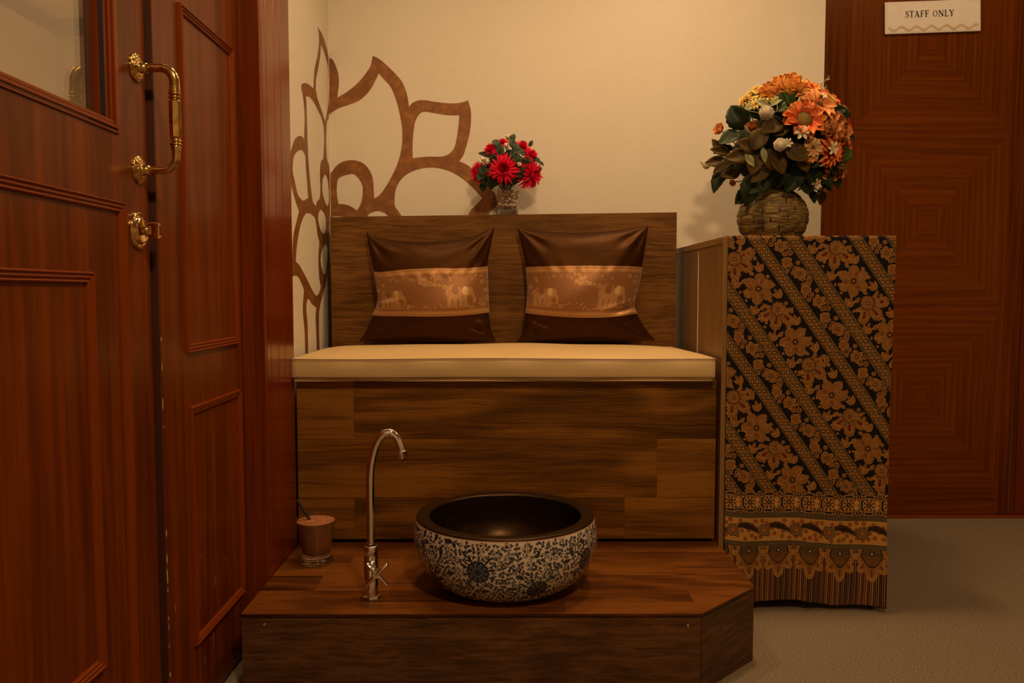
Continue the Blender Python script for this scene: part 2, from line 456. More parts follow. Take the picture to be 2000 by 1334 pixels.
# basket-weave ceramic vase
def weave_mat():
    m = NT('basket textured brown ceramic')
    uv = m.uv()
    sep = m.n('ShaderNodeSeparateXYZ', {0: uv})
    n = m.noise(m.mapping(uv, (30, 420, 1)), 1, 3, 0.7)
    n2 = m.noise(m.obj(), 22, 4, 0.7)
    c = m.ramp(n, [(0.38, (0.03, 0.018, 0.006)), (0.50, (0.17, 0.11, 0.025)), (0.62, (0.42, 0.29, 0.07))])
    c = m.mix(m.ramp(n2, [(0.5, (0, 0, 0)), (0.66, (0.8, 0.8, 0.8))]), c, (0.028, 0.018, 0.010))
    m.set(Base_Color=c, Roughness=0.55, Normal=m.bump(n, 0.6, 0.0015))
    return m.m
M['weave'] = weave_mat()
M['weave_groove'] = plain('dark vase groove', (0.012, 0.008, 0.004), 0.8)
M['pebble'] = plain('cream pebble', (0.72, 0.60, 0.42), 0.5, var=0.2, vscale=25)

# ------------------------------------------------------------------ mesh builder
class MB:
    def __init__(self):
        self.v = []; self.f = []; self.uv = []; self.tone = []; self.mi = []; self.sm = []
    def add(self, verts, faces, uvs=None, tone=0.5, mi=0, smooth=False):
        b = len(self.v)
        self.v.extend([tuple(p) for p in verts])
        for i, fc in enumerate(faces):
            self.f.append(tuple(b + k for k in fc))
            self.uv.append(uvs[i] if uvs else [(0.5, 0.5)] * len(fc))
            self.tone.append(tone); self.mi.append(mi); self.sm.append(smooth)
    def quad(self, p, uv, tone=0.5, mi=0):
        self.add(p, [(0, 1, 2, 3)], [uv], tone, mi)
    def box(self, x0, x1, y0, y1, z0, z1, grain='x', tone=0.5, off=None, mi=0):
        if off is None: off = (random.random() * 9, random.random() * 9)
        ax = 'xyz'.index(grain)
        c = [(x, y, z) for z in (z0, z1) for y in (y0, y1) for x in (x0, x1)]
        F = [(0, 2, 3, 1), (4, 5, 7, 6), (0, 1, 5, 4), (2, 6, 7, 3), (0, 4, 6, 2), (1, 3, 7, 5)]
        normal_axis = [2, 2, 1, 1, 0, 0]
        uvs = []
        for fc, na in zip(F, normal_axis):
            others = [a for a in (0, 1, 2) if a != na]
            if ax in others:
                ua = ax; va = [a for a in others if a != ax][0]
            else:
                ua, va = others
            uvs.append([(c[k][ua] + off[0], c[k][va] + off[1]) for k in fc])
        self.add(c, F, uvs, tone, mi)
        return self
    def poly(self, pts, uaxis, vaxis, off=(0, 0), tone=0.5, mi=0, flip=False):
        ax = 'xyz'
        ids = list(range(len(pts)))
        if flip: ids = ids[::-1]
        ua, va = ax.index(uaxis), ax.index(vaxis)
        self.add(pts, [tuple(ids)], [[(pts[k][ua] + off[0], pts[k][va] + off[1]) for k in ids]], tone, mi)
    def grid(self, P, UV=None, tone=0.5, mi=0, closed_u=False, smooth=True):
        """P[i][j] points"""
        nu, nv = len(P), len(P[0])
        b = len(self.v)
        for row in P:
            for p in row: self.v.append(tuple(p))
        for i in range(nu if closed_u else nu - 1):
            i2 = (i + 1) % nu
            for j in range(nv - 1):
                self.f.append((b + i * nv + j, b + i2 * nv + j, b + i2 * nv + j + 1, b + i * nv + j + 1))
                if UV:
                    u2 = UV[i2] if i2 else (UV[i2] if not closed_u else None)
                    a0 = UV[i]; 
                    a1 = UV[i2] if not (closed_u and i2 == 0) else [(2 * UV[-1][k][0] - UV[-2][k][0], UV[-1][k][1]) for k in range(nv)]
                    self.uv.append([a0[j], a1[j], a1[j + 1], a0[j + 1]])
                else:
                    self.uv.append([(i / nu, j / nv), ((i + 1) / nu, j / nv), ((i + 1) / nu, (j + 1) / nv), (i / nu, (j + 1) / nv)])
                self.tone.append(tone); self.mi.append(mi); self.sm.append(smooth)
    def lathe(self, prof, n=48, c=(0, 0, 0), mi=0, axis=None, smooth=True, uvs=(1, 1)):
        """prof: (r, z) list from bottom to top outside -> orientation outward"""
        R = axis if axis is not None else Matrix.Identity(3)
        P, UV = [], []
        for i in range(n):
            a = 2 * PI * i / n
            row, ur = [], []
            s = 0
            for k, (r, z) in enumerate(prof):
                if k: s += math.hypot(r - prof[k - 1][0], z - prof[k - 1][1])
                q = R @ Vector((r * math.cos(a), r * math.sin(a), z))
                row.append((q.x + c[0], q.y + c[1], q.z + c[2]))
                ur.append((i / n * uvs[0], s * uvs[1]))
            P.append(row); UV.append(ur)
        self.grid(P, UV, mi=mi, closed_u=True, smooth=smooth)
    def tube(self, pts, rad, n=12, mi=0, caps=True, flat=None):
        pts = [Vector(p) for p in pts]
        if not hasattr(rad, '__len__'): rad = [rad] * len(pts)
        up = None
        rings = []
        for i, p in enumerate(pts):
            t = (pts[min(i + 1, len(pts) - 1)] - pts[max(i - 1, 0)]).normalized()
            if up is None:
                up = Vector((0, 0, 1)) if abs(t.z) < 0.9 else Vector((1, 0, 0))
            s = t.cross(up).normalized()
            up = s.cross(t).normalized()
            rings.append([p + (s * math.cos(2 * PI * k / n) + up * math.sin(2 * PI * k / n)) * rad[i] for k in range(n)])
        b = len(self.v)
        for r in rings:
            for q in r: self.v.append(tuple(q))
        for i in range(len(rings) - 1):
            for k in range(n):
                k2 = (k + 1) % n
                self.f.append((b + i * n + k, b + i * n + k2, b + (i + 1) * n + k2, b + (i + 1) * n + k))
                self.uv.append([(k / n, i / len(rings)), ((k + 1) / n, i / len(rings)), ((k + 1) / n, (i + 1) / len(rings)), (k / n, (i + 1) / len(rings))])
                self.tone.append(0.5); self.mi.append(mi); self.sm.append(True)
        if caps:
            for ids in (tuple(b + k for k in range(n))[::-1], tuple(b + (len(rings) - 1) * n + k for k in range(n))):
                self.f.append(ids); self.uv.append([(0.5, 0.5)] * n); self.tone.append(0.5); self.mi.append(mi); self.sm.append(False)
    def build(self, name, mats, parent=None, bevel=0, segs=2, solidify=0, flip=False):
        me = bpy.data.meshes.new(name)
        sx = sy = sz = 0.0
        q = parent
        while q is not None:                     # parts are written in room coordinates; keep them where they stand
            sx += q.location.x; sy += q.location.y; sz += q.location.z
            q = q.parent
        vs = [(x - sx, y - sy, z - sz) for x, y, z in self.v]
        me.from_pydata(vs, [], [f[::-1] for f in self.f] if flip else self.f)
        uvl = me.uv_layers.new(name='UVMap')
        flat = []
        for u in self.uv:
            for q in (u[::-1] if flip else u): flat.extend((q[0], q[1]))
        uvl.data.foreach_set('uv', flat)
        at = me.attributes.new('tone', 'FLOAT', 'FACE')
        at.data.foreach_set('value', self.tone)
        me.polygons.foreach_set('material_index', self.mi)
        me.polygons.foreach_set('use_smooth', self.sm)
        if not isinstance(mats, (list, tuple)): mats = [mats]
        for m in mats: me.materials.append(m)
        me.update()
        o = bpy.data.objects.new(name, me)
        COL.objects.link(o)
        if parent is not None: o.parent = parent
        if bevel:
            bv = o.modifiers.new('bevel', 'BEVEL'); bv.width = bevel; bv.segments = segs; bv.limit_method = 'ANGLE'; bv.angle_limit = math.radians(40)
        if solidify:
            so = o.modifiers.new('thickness', 'SOLIDIFY'); so.thickness = solidify; so.offset = 0
        return o

def tag(o, label=None, cat=None, group=None, kind=None):
    if label: o['label'] = label
    if cat: o['category'] = cat
    if group: o['group'] = group
    if kind: o['kind'] = kind
    return o
def empty(name, loc=(0, 0, 0), parent=None):
    o = bpy.data.objects.new(name, None)
    o.empty_display_size = 0.05
    COL.objects.link(o)
    o.location = loc
    if parent is not None: o.parent = parent
    return o
def structure(o):
    o['kind'] = 'structure'
    return o
def catmull(pts, closed=False, n=6, sharp=48):
    """smooth a 2-D or 3-D chain but keep pointed corners"""
    pts = [Vector(p) for p in pts]
    N = len(pts)
    isc = []
    for i in range(N):
        if not closed and i in (0, N - 1): isc.append(True); continue
        a = (pts[i] - pts[i - 1]); b = (pts[(i + 1) % N] - pts[i])
        isc.append(a.length > 0 and b.length > 0 and math.degrees(a.angle(b)) > sharp)
    out = []
    for i in range(N if closed else N - 1):
        p1, p2 = pts[i], pts[(i + 1) % N]
        m1 = (p2 - pts[i - 1]) * 0.5 if not isc[i] else (p2 - p1)
        m2 = (pts[(i + 2) % N] - p1) * 0.5 if not isc[(i + 1) % N] else (p2 - p1)
        for k in range(n):
            t = k / n
            h = (2 * t**3 - 3 * t**2 + 1, t**3 - 2 * t**2 + t, -2 * t**3 + 3 * t**2, t**3 - t**2)
            out.append(p1 * h[0] + m1 * h[1] + p2 * h[2] + m2 * h[3])
    if not closed: out.append(pts[-1])
    return out

# ================================================================== THE ROOM
WX = -0.562      # papered left wall
WY = 2.60        # papered back wall
SY = 2.88        # wall of the staff door

# floor
b = MB(); b.box(-3.2, 3.2, -2.2, 5.3, -0.05, 0.0, 'x')
structure(b.build('floor', M['carpet']))
# ceiling
b = MB(); b.box(-3.2, 3.2, -2.2, 5.3, CEIL, CEIL + 0.06, 'x')
structure(b.build('ceiling', M['ceiling_paint']))

# papered back wall; it ends in a corner beside the staff door
b = MB(); b.box(-0.66, 1.004, WY, 3.0, 0.0, CEIL, 'x', off=(5, 5))
wall_back = structure(b.build('wall_back', M['wallpaper']))
# papered strip of the left wall between the architrave and the corner
b = MB(); b.box(-0.66, WX, 2.05, WY, 0.0, CEIL, 'y', off=(2, 5))
wall_left = structure(b.build('wall_left', M['wallpaper']))

def mural(outer, holes, put, normal_axis, name, parent):
    # fill the outline with its holes as a flat curve, then lay it on the wall
    cu = bpy.data.curves.new('outline', 'CURVE')
    cu.dimensions = '2D'; cu.fill_mode = 'BOTH'
    for r in [outer] + holes:
        ring = catmull([(x, z) for x, z in r], closed=True, n=4)
        sp_ = cu.splines.new('POLY'); sp_.points.add(len(ring) - 1); sp_.use_cyclic_u = True
        for k, p in enumerate(ring): sp_.points[k].co = (p[0], p[1], 0, 1)
    tmp = bpy.data.objects.new('outline', cu)
    COL.objects.link(tmp)
    me = tmp.to_mesh()
    flat = [v.co.copy() for v in me.vertices]
    polys = [list(p.vertices) for p in me.polygons]
    tmp.to_mesh_clear()
    bpy.data.objects.remove(tmp); bpy.data.curves.remove(cu)
    b = MB()
    pts = [put(p.x, p.y) for p in flat]
    for t in polys:
        b.add([pts[k] for k in t], [tuple(range(len(t)))], [[(flat[k].x + 5, flat[k].y + 5) for k in t]])
    o = b.build(name, M['mural'], parent)
    so = o.modifiers.new('paint film', 'SOLIDIFY'); so.thickness = 0.0004; so.offset = 0
    return o
MURAL_BACK = [(-0.5589, 1.5512), (-0.5462, 1.5433), (-0.5322, 1.5069), (-0.5294, 1.4736), (-0.533, 1.445), (-0.5348, 1.4275), (-0.5006, 1.4483), (-0.4681, 1.4753), (-0.4452, 1.5023), (-0.4288, 1.5277), (-0.422, 1.5577), (-0.3996, 1.5467), (-0.374, 1.5246), (-0.3468, 1.4977), (-0.3277, 1.4723), (-0.3151, 1.4374), (-0.3089, 1.3992), (-0.2975, 1.412), (-0.278, 1.42), (-0.2554, 1.42), (-0.2263, 1.4153), (-0.1778, 1.4106), (-0.1422, 1.4138), (-0.1227, 1.4202), (-0.1147, 1.3931), (-0.1132, 1.358), (-0.1182, 1.3148), (-0.1281, 1.278), (-0.1379, 1.2491), (-0.151, 1.2298), (-0.1267, 1.2186), (-0.0975, 1.1961), (-0.0699, 1.1703), (-0.0487, 1.1413), (-0.0243, 1.1123), (-0.0341, 1.0896), (-0.057, 1.0637), (-0.0636, 1.028), (-0.5605, 1.0278), (-0.5605, 1.178), (-0.5541, 1.1957), (-0.5409, 1.215), (-0.5163, 1.2294), (-0.4871, 1.2327), (-0.458, 1.2247), (-0.4387, 1.2054), (-0.426, 1.1765), (-0.4232, 1.1378), (-0.4218, 1.112), (-0.4071, 1.1217), (-0.3906, 1.141), (-0.3659, 1.1813), (-0.346, 1.2248), (-0.3342, 1.2697), (-0.3307, 1.3098), (-0.3336, 1.3497), (-0.3413, 1.3896), (-0.3523, 1.4294), (-0.3681, 1.4643), (-0.3873, 1.4849), (-0.4032, 1.5039), (-0.423, 1.4643), (-0.4443, 1.4372), (-0.4687, 1.4181), (-0.5012, 1.4053), (-0.5336, 1.3941), (-0.5605, 1.3766)]
MURAL_BACK_HOLES = [[(-0.2988, 1.2393), (-0.2984, 1.2858), (-0.2949, 1.3258), (-0.2882, 1.3578), (-0.2751, 1.3785), (-0.2588, 1.3849), (-0.2265, 1.3802), (-0.1861, 1.3739), (-0.1504, 1.3739), (-0.1538, 1.334), (-0.1621, 1.286), (-0.1703, 1.2667), (-0.1867, 1.2506), (-0.211, 1.2442), (-0.2516, 1.2441)], [(-0.3569, 1.0926), (-0.3549, 1.133), (-0.3416, 1.1653), (-0.317, 1.1894), (-0.2844, 1.2039), (-0.2437, 1.2104), (-0.2031, 1.2056), (-0.1626, 1.1896), (-0.122, 1.1606), (-0.0976, 1.1364), (-0.0781, 1.1138), (-0.0977, 1.0928), (-0.1174, 1.0734), (-0.1273, 1.0442), (-0.3263, 1.0441), (-0.3457, 1.0732)], [(-0.5404, 1.128), (-0.5391, 1.1619), (-0.5316, 1.178), (-0.512, 1.186), (-0.4876, 1.1893), (-0.4715, 1.1764), (-0.4588, 1.1523), (-0.4592, 1.1184), (-0.466, 1.0926), (-0.4776, 1.0748), (-0.497, 1.0877), (-0.5181, 1.0941), (-0.5359, 1.0957)], [(-0.447, 1.044), (-0.4419, 1.0602), (-0.4272, 1.0699), (-0.4108, 1.0732), (-0.3913, 1.0683), (-0.38, 1.0586), (-0.3769, 1.0441)], [(-0.5605, 1.044), (-0.5605, 1.0504), (-0.5511, 1.0569), (-0.525, 1.0569), (-0.5187, 1.044)]]
MURAL_LEFT = [(2.4577, 1.6018), (2.4765, 1.5868), (2.4746, 1.5577), (2.4524, 1.5168), (2.4176, 1.4745), (2.4029, 1.4412), (2.3944, 1.4054), (2.3395, 1.4033), (2.2925, 1.3957), (2.258, 1.3828), (2.2517, 1.3716), (2.2675, 1.3575), (2.2776, 1.339), (2.2864, 1.299), (2.2778, 1.2525), (2.2796, 1.236), (2.2546, 1.2411), (2.2159, 1.2351), (2.178, 1.2199), (2.1456, 1.1928), (2.1186, 1.1593), (2.1095, 1.1317), (2.1249, 1.1025), (2.1534, 1.0743), (2.1831, 1.0508), (2.2087, 1.0343), (2.1745, 0.9985), (2.1465, 0.964), (2.1336, 0.9218), (2.132, 0.8963), (2.1321, 0.8576), (2.1658, 0.8596), (2.192, 0.8553), (2.2237, 0.8391), (2.2484, 0.8224), (2.2402, 0.7991), (2.232, 0.7752), (2.2368, 0.7445), (2.248, 0.7067), (2.2509, 0.6452), (2.2828, 0.6427), (2.2832, 0.7151), (2.2743, 0.75), (2.2706, 0.7745), (2.2811, 0.793), (2.3013, 0.7964), (2.3306, 0.7837), (2.3797, 0.7725), (2.3899, 0.7716), (2.3807, 0.7469), (2.3822, 0.7107), (2.3903, 0.6346), (2.4229, 0.6321), (2.4198, 0.7091), (2.4226, 0.7534), (2.4457, 0.7821), (2.489, 0.8191), (2.5148, 0.8397), (2.5496, 0.8801), (2.5747, 0.9292), (2.5943, 1.1804), (2.5855, 1.2159), (2.5573, 1.2305), (2.5521, 1.2611), (2.5512, 1.2924), (2.5598, 1.327), (2.5723, 1.3532), (2.5995, 1.3801), (2.5995, 1.5569), (2.5722, 1.5792), (2.5243, 1.5971)]
MURAL_LEFT_HOLES = [[(2.5018, 1.5644), (2.4857, 1.5233), (2.4564, 1.4776), (2.4282, 1.4404), (2.4231, 1.4095), (2.4442, 1.3878), (2.4828, 1.371), (2.5226, 1.3521), (2.5465, 1.3416), (2.5662, 1.3708), (2.59, 1.4029), (2.5995, 1.4374), (2.5995, 1.4943), (2.5904, 1.5248), (2.549, 1.5491)], [(2.3017, 1.3601), (2.3434, 1.3699), (2.3982, 1.3668), (2.4487, 1.3544), (2.4945, 1.3415), (2.5205, 1.3192), (2.5255, 1.2876), (2.52, 1.2555), (2.5075, 1.2224), (2.4829, 1.2123), (2.4683, 1.1932), (2.4605, 1.1661), (2.464, 1.1254), (2.4522, 1.0965), (2.4218, 1.084), (2.4015, 1.0669), (2.3736, 1.0743), (2.3588, 1.0859), (2.3321, 1.1435), (2.3203, 1.192), (2.3163, 1.2228), (2.3126, 1.2563), (2.3099, 1.3068), (2.3066, 1.3457)], [(2.1917, 1.1887), (2.2328, 1.2019), (2.2662, 1.2035), (2.2877, 1.1924), (2.2925, 1.1592), (2.306, 1.1056), (2.3133, 1.0806), (2.2837, 1.0744), (2.2548, 1.0669), (2.2006, 1.0759), (2.1708, 1.1047), (2.1492, 1.1297), (2.1506, 1.1512), (2.1648, 1.1734)], [(2.5293, 1.1806), (2.4965, 1.1573), (2.491, 1.1242), (2.5037, 1.1071), (2.5341, 1.0886), (2.5589, 1.0833), (2.5765, 1.0964), (2.5814, 1.1162), (2.5795, 1.1447), (2.5608, 1.1709)], [(2.4634, 1.0632), (2.4333, 1.049), (2.4282, 1.0304), (2.4518, 1.0071), (2.4835, 0.9941), (2.5141, 0.995), (2.5296, 1.0173), (2.5313, 1.0442), (2.5042, 1.0605)], [(2.3107, 1.0393), (2.2613, 1.026), (2.2193, 0.9956), (2.1912, 0.9605), (2.1737, 0.9268), (2.1644, 0.8965), (2.1995, 0.8885), (2.2512, 0.8665), (2.2984, 0.8435), (2.3476, 0.819), (2.392, 0.8047), (2.4263, 0.8119), (2.4536, 0.8322), (2.4343, 0.8558), (2.4261, 0.8922), (2.4284, 0.9288), (2.4413, 0.9661), (2.4189, 0.9864), (2.4052, 1.0143), (2.3835, 1.0339)], [(2.5263, 0.9656), (2.4891, 0.9522), (2.4631, 0.9304), (2.4537, 0.9085), (2.4685, 0.8863), (2.4922, 0.8701), (2.5176, 0.8725), (2.5362, 0.8957), (2.5497, 0.927), (2.5485, 0.9535)]]

tag(mural(MURAL_BACK, MURAL_BACK_HOLES, lambda x, z: (x, WY - 0.0004, z), 'y', 'painted_lotus', wall_back), 'bronze painted lotus outline')
tag(mural(MURAL_LEFT, MURAL_LEFT_HOLES, lambda y, z: (WX + 0.0004, y, z), 'x', 'painted_lotus', wall_left), 'bronze painted lotus outline')

# wall around the staff door, wall on the right, wall behind the camera
b = MB()
b.box(2.02, 3.0, SY, 3.0, 0.0, CEIL, 'z'); b.box(1.004, 2.02, SY, 3.0, 2.1, CEIL, 'z')
structure(b.build('wall_staff', M['cream_paint']))
b = MB(); b.box(2.9, 3.0, -2.0, SY, 0.0, CEIL, 'y'); structure(b.build('wall_right', M['cream_paint']))
b = MB(); b.box(-0.66, 3.0, -2.1, -2.0, 0.0, CEIL, 'x'); structure(b.build('wall_front', M['cream_paint']))
# left partition behind the doors (solid bits before and above the doors)
b = MB()
b.box(-0.66, -0.60, -2.0, 0.47, 0.0, CEIL, 'z')
b.box(-0.66, -0.60, 0.47, 1.81, 2.12, CEIL, 'z')
structure(b.build('wall_partition', M['cream_paint']))
b = MB(); b.box(-0.72, -0.655, 3.0, 5.0, 0.0, CEIL, 'z'); structure(b.build('wall_corridor_right', M['cream_paint']))

# the corridor seen through the door glass
b = MB(); b.box(-2.80, -2.70, -2.0, 5.0, 0.0, CEIL, 'y'); structure(b.build('wall_corridor_left', M['cream_paint']))
b = MB(); b.box(-2.80, -0.655, 4.97, 5.07, 0.0, CEIL, 'x'); structure(b.build('wall_corridor_end', M['cream_paint']))
b = MB(); b.box(-2.80, -0.66, -2.1, -2.0, 0.0, CEIL, 'x'); structure(b.build('wall_corridor_front', M['cream_paint']))
b = MB(); b.box(-2.70, -2.68, -2.0, 4.97, 2.35, CEIL, 'y'); structure(b.build('trim_1', M['cornice']))
b = MB(); b.box(-2.68, -0.72, 4.95, 4.97, 2.35, CEIL, 'x'); structure(b.build('trim_2', M['cornice']))

# ------------------------------------------------------------------ moulded doors on the left (they close the plane x = const)
def reeded_frame(parent, x, y0, y1, z0, z1, w=0.017, h=0.007, sides='tblr', name='moulding'):
    """panel moulding of three fine reeds, each side mitred, standing proud of the door face"""
    prof = []
    n = 16
    for i in range(n + 1):
        s = i / n
        prof.append((s * w, h * (0.55 + 0.45 * (1 - s)) * (0.55 + 0.45 * abs(math.sin(PI * 3 * s))) if 0 < i < n else 0.0))
    # corner order; inward direction
    corners = [(y0, z0), (y1, z0), (y1, z1), (y0, z1)]
    inn = [(1, 1), (-1, 1), (-1, -1), (1, -1)]
    side = {'b': (0, 1), 'r': (1, 2), 't': (2, 3), 'l': (3, 0)}
    for s in sides:
        a, c = side[s]
        P, UV = [], []
        for d, hh in prof:
            pa = (x + hh, corners[a][0] + inn[a][0] * d, corners[a][1] + inn[a][1] * d)
            pc = (x + hh, corners[c][0] + inn[c][0] * d, corners[c][1] + inn[c][1] * d)
            P.append([pa, pc])
            L = math.hypot(pc[1] - pa[1], pc[2] - pa[2])
            UV.append([(0, d), (L, d)])
        b = MB(); b.grid(P, UV, smooth=False)
        b.build(name, M['moulding'], parent)

DX1 = -0.598     # face of the glazed leaf
DX2 = -0.588     # face of the fixed leaf
# --- door 1: glazed leaf with pull handle and lock
door1 = structure(empty('door_1', (DX1 - 0.02, 0.92, 0.0)))
b = MB()
T0 = DX1 - 0.032
b.box(T0, DX1, 1.242, 1.366, 0.01, 2.08, 'z')          # lock stile
b.box(T0, DX1, 0.50, 0.60, 0.01, 2.08, 'z')            # hinge stile
b.box(T0, DX1, 0.60, 1.242, 1.98, 2.08, 'y')
o = b.build('stile', M['teak'], door1, bevel=0.0012)
b = MB(); b.box(T0, DX1, 0.60, 1.242, 0.01, 1.060, 'z')
b.build('panel', M['teak'], door1)
# glass stop mouldings and the pane
b = MB()
for i, (d, hh) in enumerate([(0.0, 0.004), (0.009, 0.0065), (0.018, 0.003)]):
    b.box(DX1, DX1 + hh, 1.2655 - d - 0.0085, 1.2655 - d, 1.0575 + d, 1.98, 'z', 0.4 - 0.2 * i)
for i, (d, hh) in enumerate([(0.0, 0.003), (0.006, 0.006), (0.012, 0.004)]):
    b.box(DX1, DX1 + hh, 0.60, 1.2655 - d * 1.5, 1.0575 + d, 1.0575 + d + 0.0055, 'y', 0.5)
b.build('glazing_bead', M['moulding'], door1, bevel=0.001)
b = MB()
b.box(T0 + 0.002, DX1 - 0.0005, 1.2305, 1.2425, 1.062, 1.98, 'z')
b.build('rebate', M['jamb'], door1)
b = MB(); b.box(DX1 - 0.0075, DX1 - 0.0005, 1.2290, 1.2303, 1.062, 1.98, 'z'); b.build('gasket', M['black'], door1)
b = MB(); b.box(DX1 - 0.022, DX1 - 0.018, 0.59, 1.232, 1.055, 1.985, 'y')
b.build('window_pane', M['window_glass'], door1)
reeded_frame(door1, DX1, 0.66, 1.273, -0.3 + 0.35, 0.955, w=0.018, h=0.008)
reeded_frame(door1, DX1, 0.76, 1.170, 0.262, 0.845, w=0.0175, h=0.008)
# --- pull handle: rosettes, bent arms, turned grip
hy = 1.3315; zt, zb = 1.176, 1.013
ax = DX1 + 0.062
ph = empty('pull_handle', (DX1, hy, (zt + zb) / 2), door1)
ph.location = (DX1 - door1.location.x, hy - door1.location.y, (zt + zb) / 2)
RX = Matrix(((0, 0, 1), (0, 1, 0), (-1, 0, 0)))          # turns a lathe's axis to +x
for z in (zt, zb):
    b = MB()
    P, UV = [], []
    prof = [(0.0225, 0.0), (0.0228, 0.002), (0.0205, 0.0042), (0.0188, 0.0036), (0.0180, 0.0052), (0.0160, 0.0060), (0.0145, 0.0052), (0.0136, 0.0068), (0.0112, 0.0078), (0.0100, 0.0070), (0.0086, 0.0090), (0.0076, 0.0120), (0.0074, 0.020), (0.0005, 0.0202)]
    for i in range(48):
        a = 2 * PI * i / 48
        row = []
        for k, (r, h) in enumerate(prof):
            rr = r * (1 + 0.06 * math.cos(8 * a)) if k < 8 else r
            h = h + (0.0007 * math.cos(16 * a + k) if 0 < k < 8 else 0)
            q = RX @ Vector((rr * math.cos(a), rr * math.sin(a), h))
            row.append((DX1 + q.x, hy + q.y, z + q.z))
        P.append(row)
    b.grid(P, closed_u=True)
    b.build('rosette', M['brass'], ph)
# arms
for s, z in ((1, zt), (-1, zb)):
    path = [(DX1 + 0.018, hy, z), (DX1 + 0.040, hy, z)]
    for k in range(1, 8):
        a = k / 8 * PI / 2
        path.append((DX1 + 0.040 + 0.022 * math.sin(a), hy, z - s * 0.022 * (1 - math.cos(a))))
    path += [(ax, hy, z - s * 0.026), (ax, hy, z - s * 0.034), (ax, hy, z - s * 0.040)]
    rad = [0.0068, 0.0066, 0.0068, 0.0072, 0.0076, 0.0080, 0.0082, 0.0083, 0.0083, 0.0083, 0.0088, 0.0094] if s > 0 else [0.0062] * 9 + [0.0066, 0.0078, 0.0082]
    b = MB(); b.tube(catmull(path, n=2), [rad[min(len(rad) - 1, i // 2)] for i in range(2 * (len(path) - 1) + 1)], 20)
    b.build('arm', M['brass'], ph)
gz0, gz1 = zb + 0.040, zt - 0.040
b = MB()
def ringprof(z, s):
    return [(0.0094, z), (0.0100, z + s * 0.0012), (0.0094, z + s * 0.0026), (0.0070, z + s * 0.0032), (0.0070, z + s * 0.0050), (0.0098, z + s * 0.0060), (0.0098, z + s * 0.0078), (0.0070, z + s * 0.0086), (0.0068, z + s * 0.0105), (0.0092, z + s * 0.0118)]
lo = ringprof(gz0, 1); hi = ringprof(gz1, -1)
b.lathe(lo + hi[::-1], 8 * 4, (ax, hy, 0))
b.build('collar', M['brass'], ph)
b = MB()                                                   # eight-sided grip
pr = [(0.0090, gz0 + 0.0118), (0.0102, gz0 + 0.0135), (0.0105, (gz0 + gz1) / 2), (0.0102, gz1 - 0.0135), (0.0090, gz1 - 0.0118)]
b.lathe(pr, 8, (ax, hy, 0), smooth=False)
b.build('grip', M['brass'], ph)
# --- lock: stepped oval escutcheon with thumb turn
lk = empty('lock', (0, 0, 0), door1)
ly, lz = 1.3215, 0.915
lk.location = (DX1 - door1.location.x, ly - door1.location.y, lz)
b = MB()
P = []
for i in range(64):
    a = 2 * PI * i / 64
    row = []
    for r, h in [(0.030, 0.0), (0.030, 0.004), (0.0275, 0.0062), (0.0245, 0.0040), (0.0225, 0.0040), (0.0210, 0.0085), (0.0190, 0.0105), (0.0170, 0.0085), (0.0, 0.0070)]:
        row.append((DX1 + h, ly + r * math.sin(a) * 0.98, lz + r * math.cos(a)))
    P.append(row)
b.grid(P, closed_u=True)
b.build('escutcheon', M['brass_bright'], lk)
b = MB(); b.tube([(DX1 + 0.006, ly, lz), (DX1 + 0.022, ly, lz)], 0.0075, 20)
b.build('spindle', M['brass_bright'], lk)
b = MB()                                                   # flat, hexagonal-ended turn
hw = 0.0165
pts = [(-hw, -0.008), (-hw, 0.008), (-hw + 0.005, 0.0135), (hw - 0.005, 0.0135), (hw, 0.008), (hw, -0.008), (hw - 0.005, -0.0135), (-hw + 0.005, -0.0135)]
fr = [(DX1 + 0.026 + p[0] * 0.62, ly - 0.0045 + 0.002, lz + p[1]) for p in pts]
bk = [(DX1 + 0.026 + p[0] * 0.62, ly + 0.0045 + 0.002, lz + p[1]) for p in pts]
b.add(fr + bk, [tuple(range(8)), tuple(range(15, 7, -1))] + [(k, 8 + k, 8 + (k + 1) % 8, (k + 1) % 8) for k in range(8)])
b.build('thumb_turn', M['brass_bright'], lk, bevel=0.0016, segs=3)

# --- door 2: fixed narrow leaf
door2 = structure(empty('door_2', (DX2 - 0.02, 1.59, 0.0)))
b = MB(); b.box(DX2 - 0.042, DX2, 1.3735, 1.806, 0.008, 2.08, 'z', off=(3.3, 1.7))
b.build('leaf', M['teak'], door2, bevel=0.0015)
b = MB(); b.box(DX2 - 0.05, DX2 - 0.018, 1.362, 1.376, 0.008, 2.08, 'z'); b.build('meeting_gap', M['shadow_gap'], door2)
b = MB(); b.box(DX2 - 0.045, DX2 - 0.0006, 1.3722, 1.3742, 0.008, 2.08, 'z'); b.build('leaf_edge', M['jamb_dark'], door2)  # thin dark brown strip laid over the fixed leaf's meeting edge
reeded_frame(door2, DX2, 1.480, 1.762, 0.703, 1.332, w=0.017, h=0.008)
reeded_frame(door2, DX2, 1.487, 1.768, 0.150, 0.603, w=0.015, h=0.008)
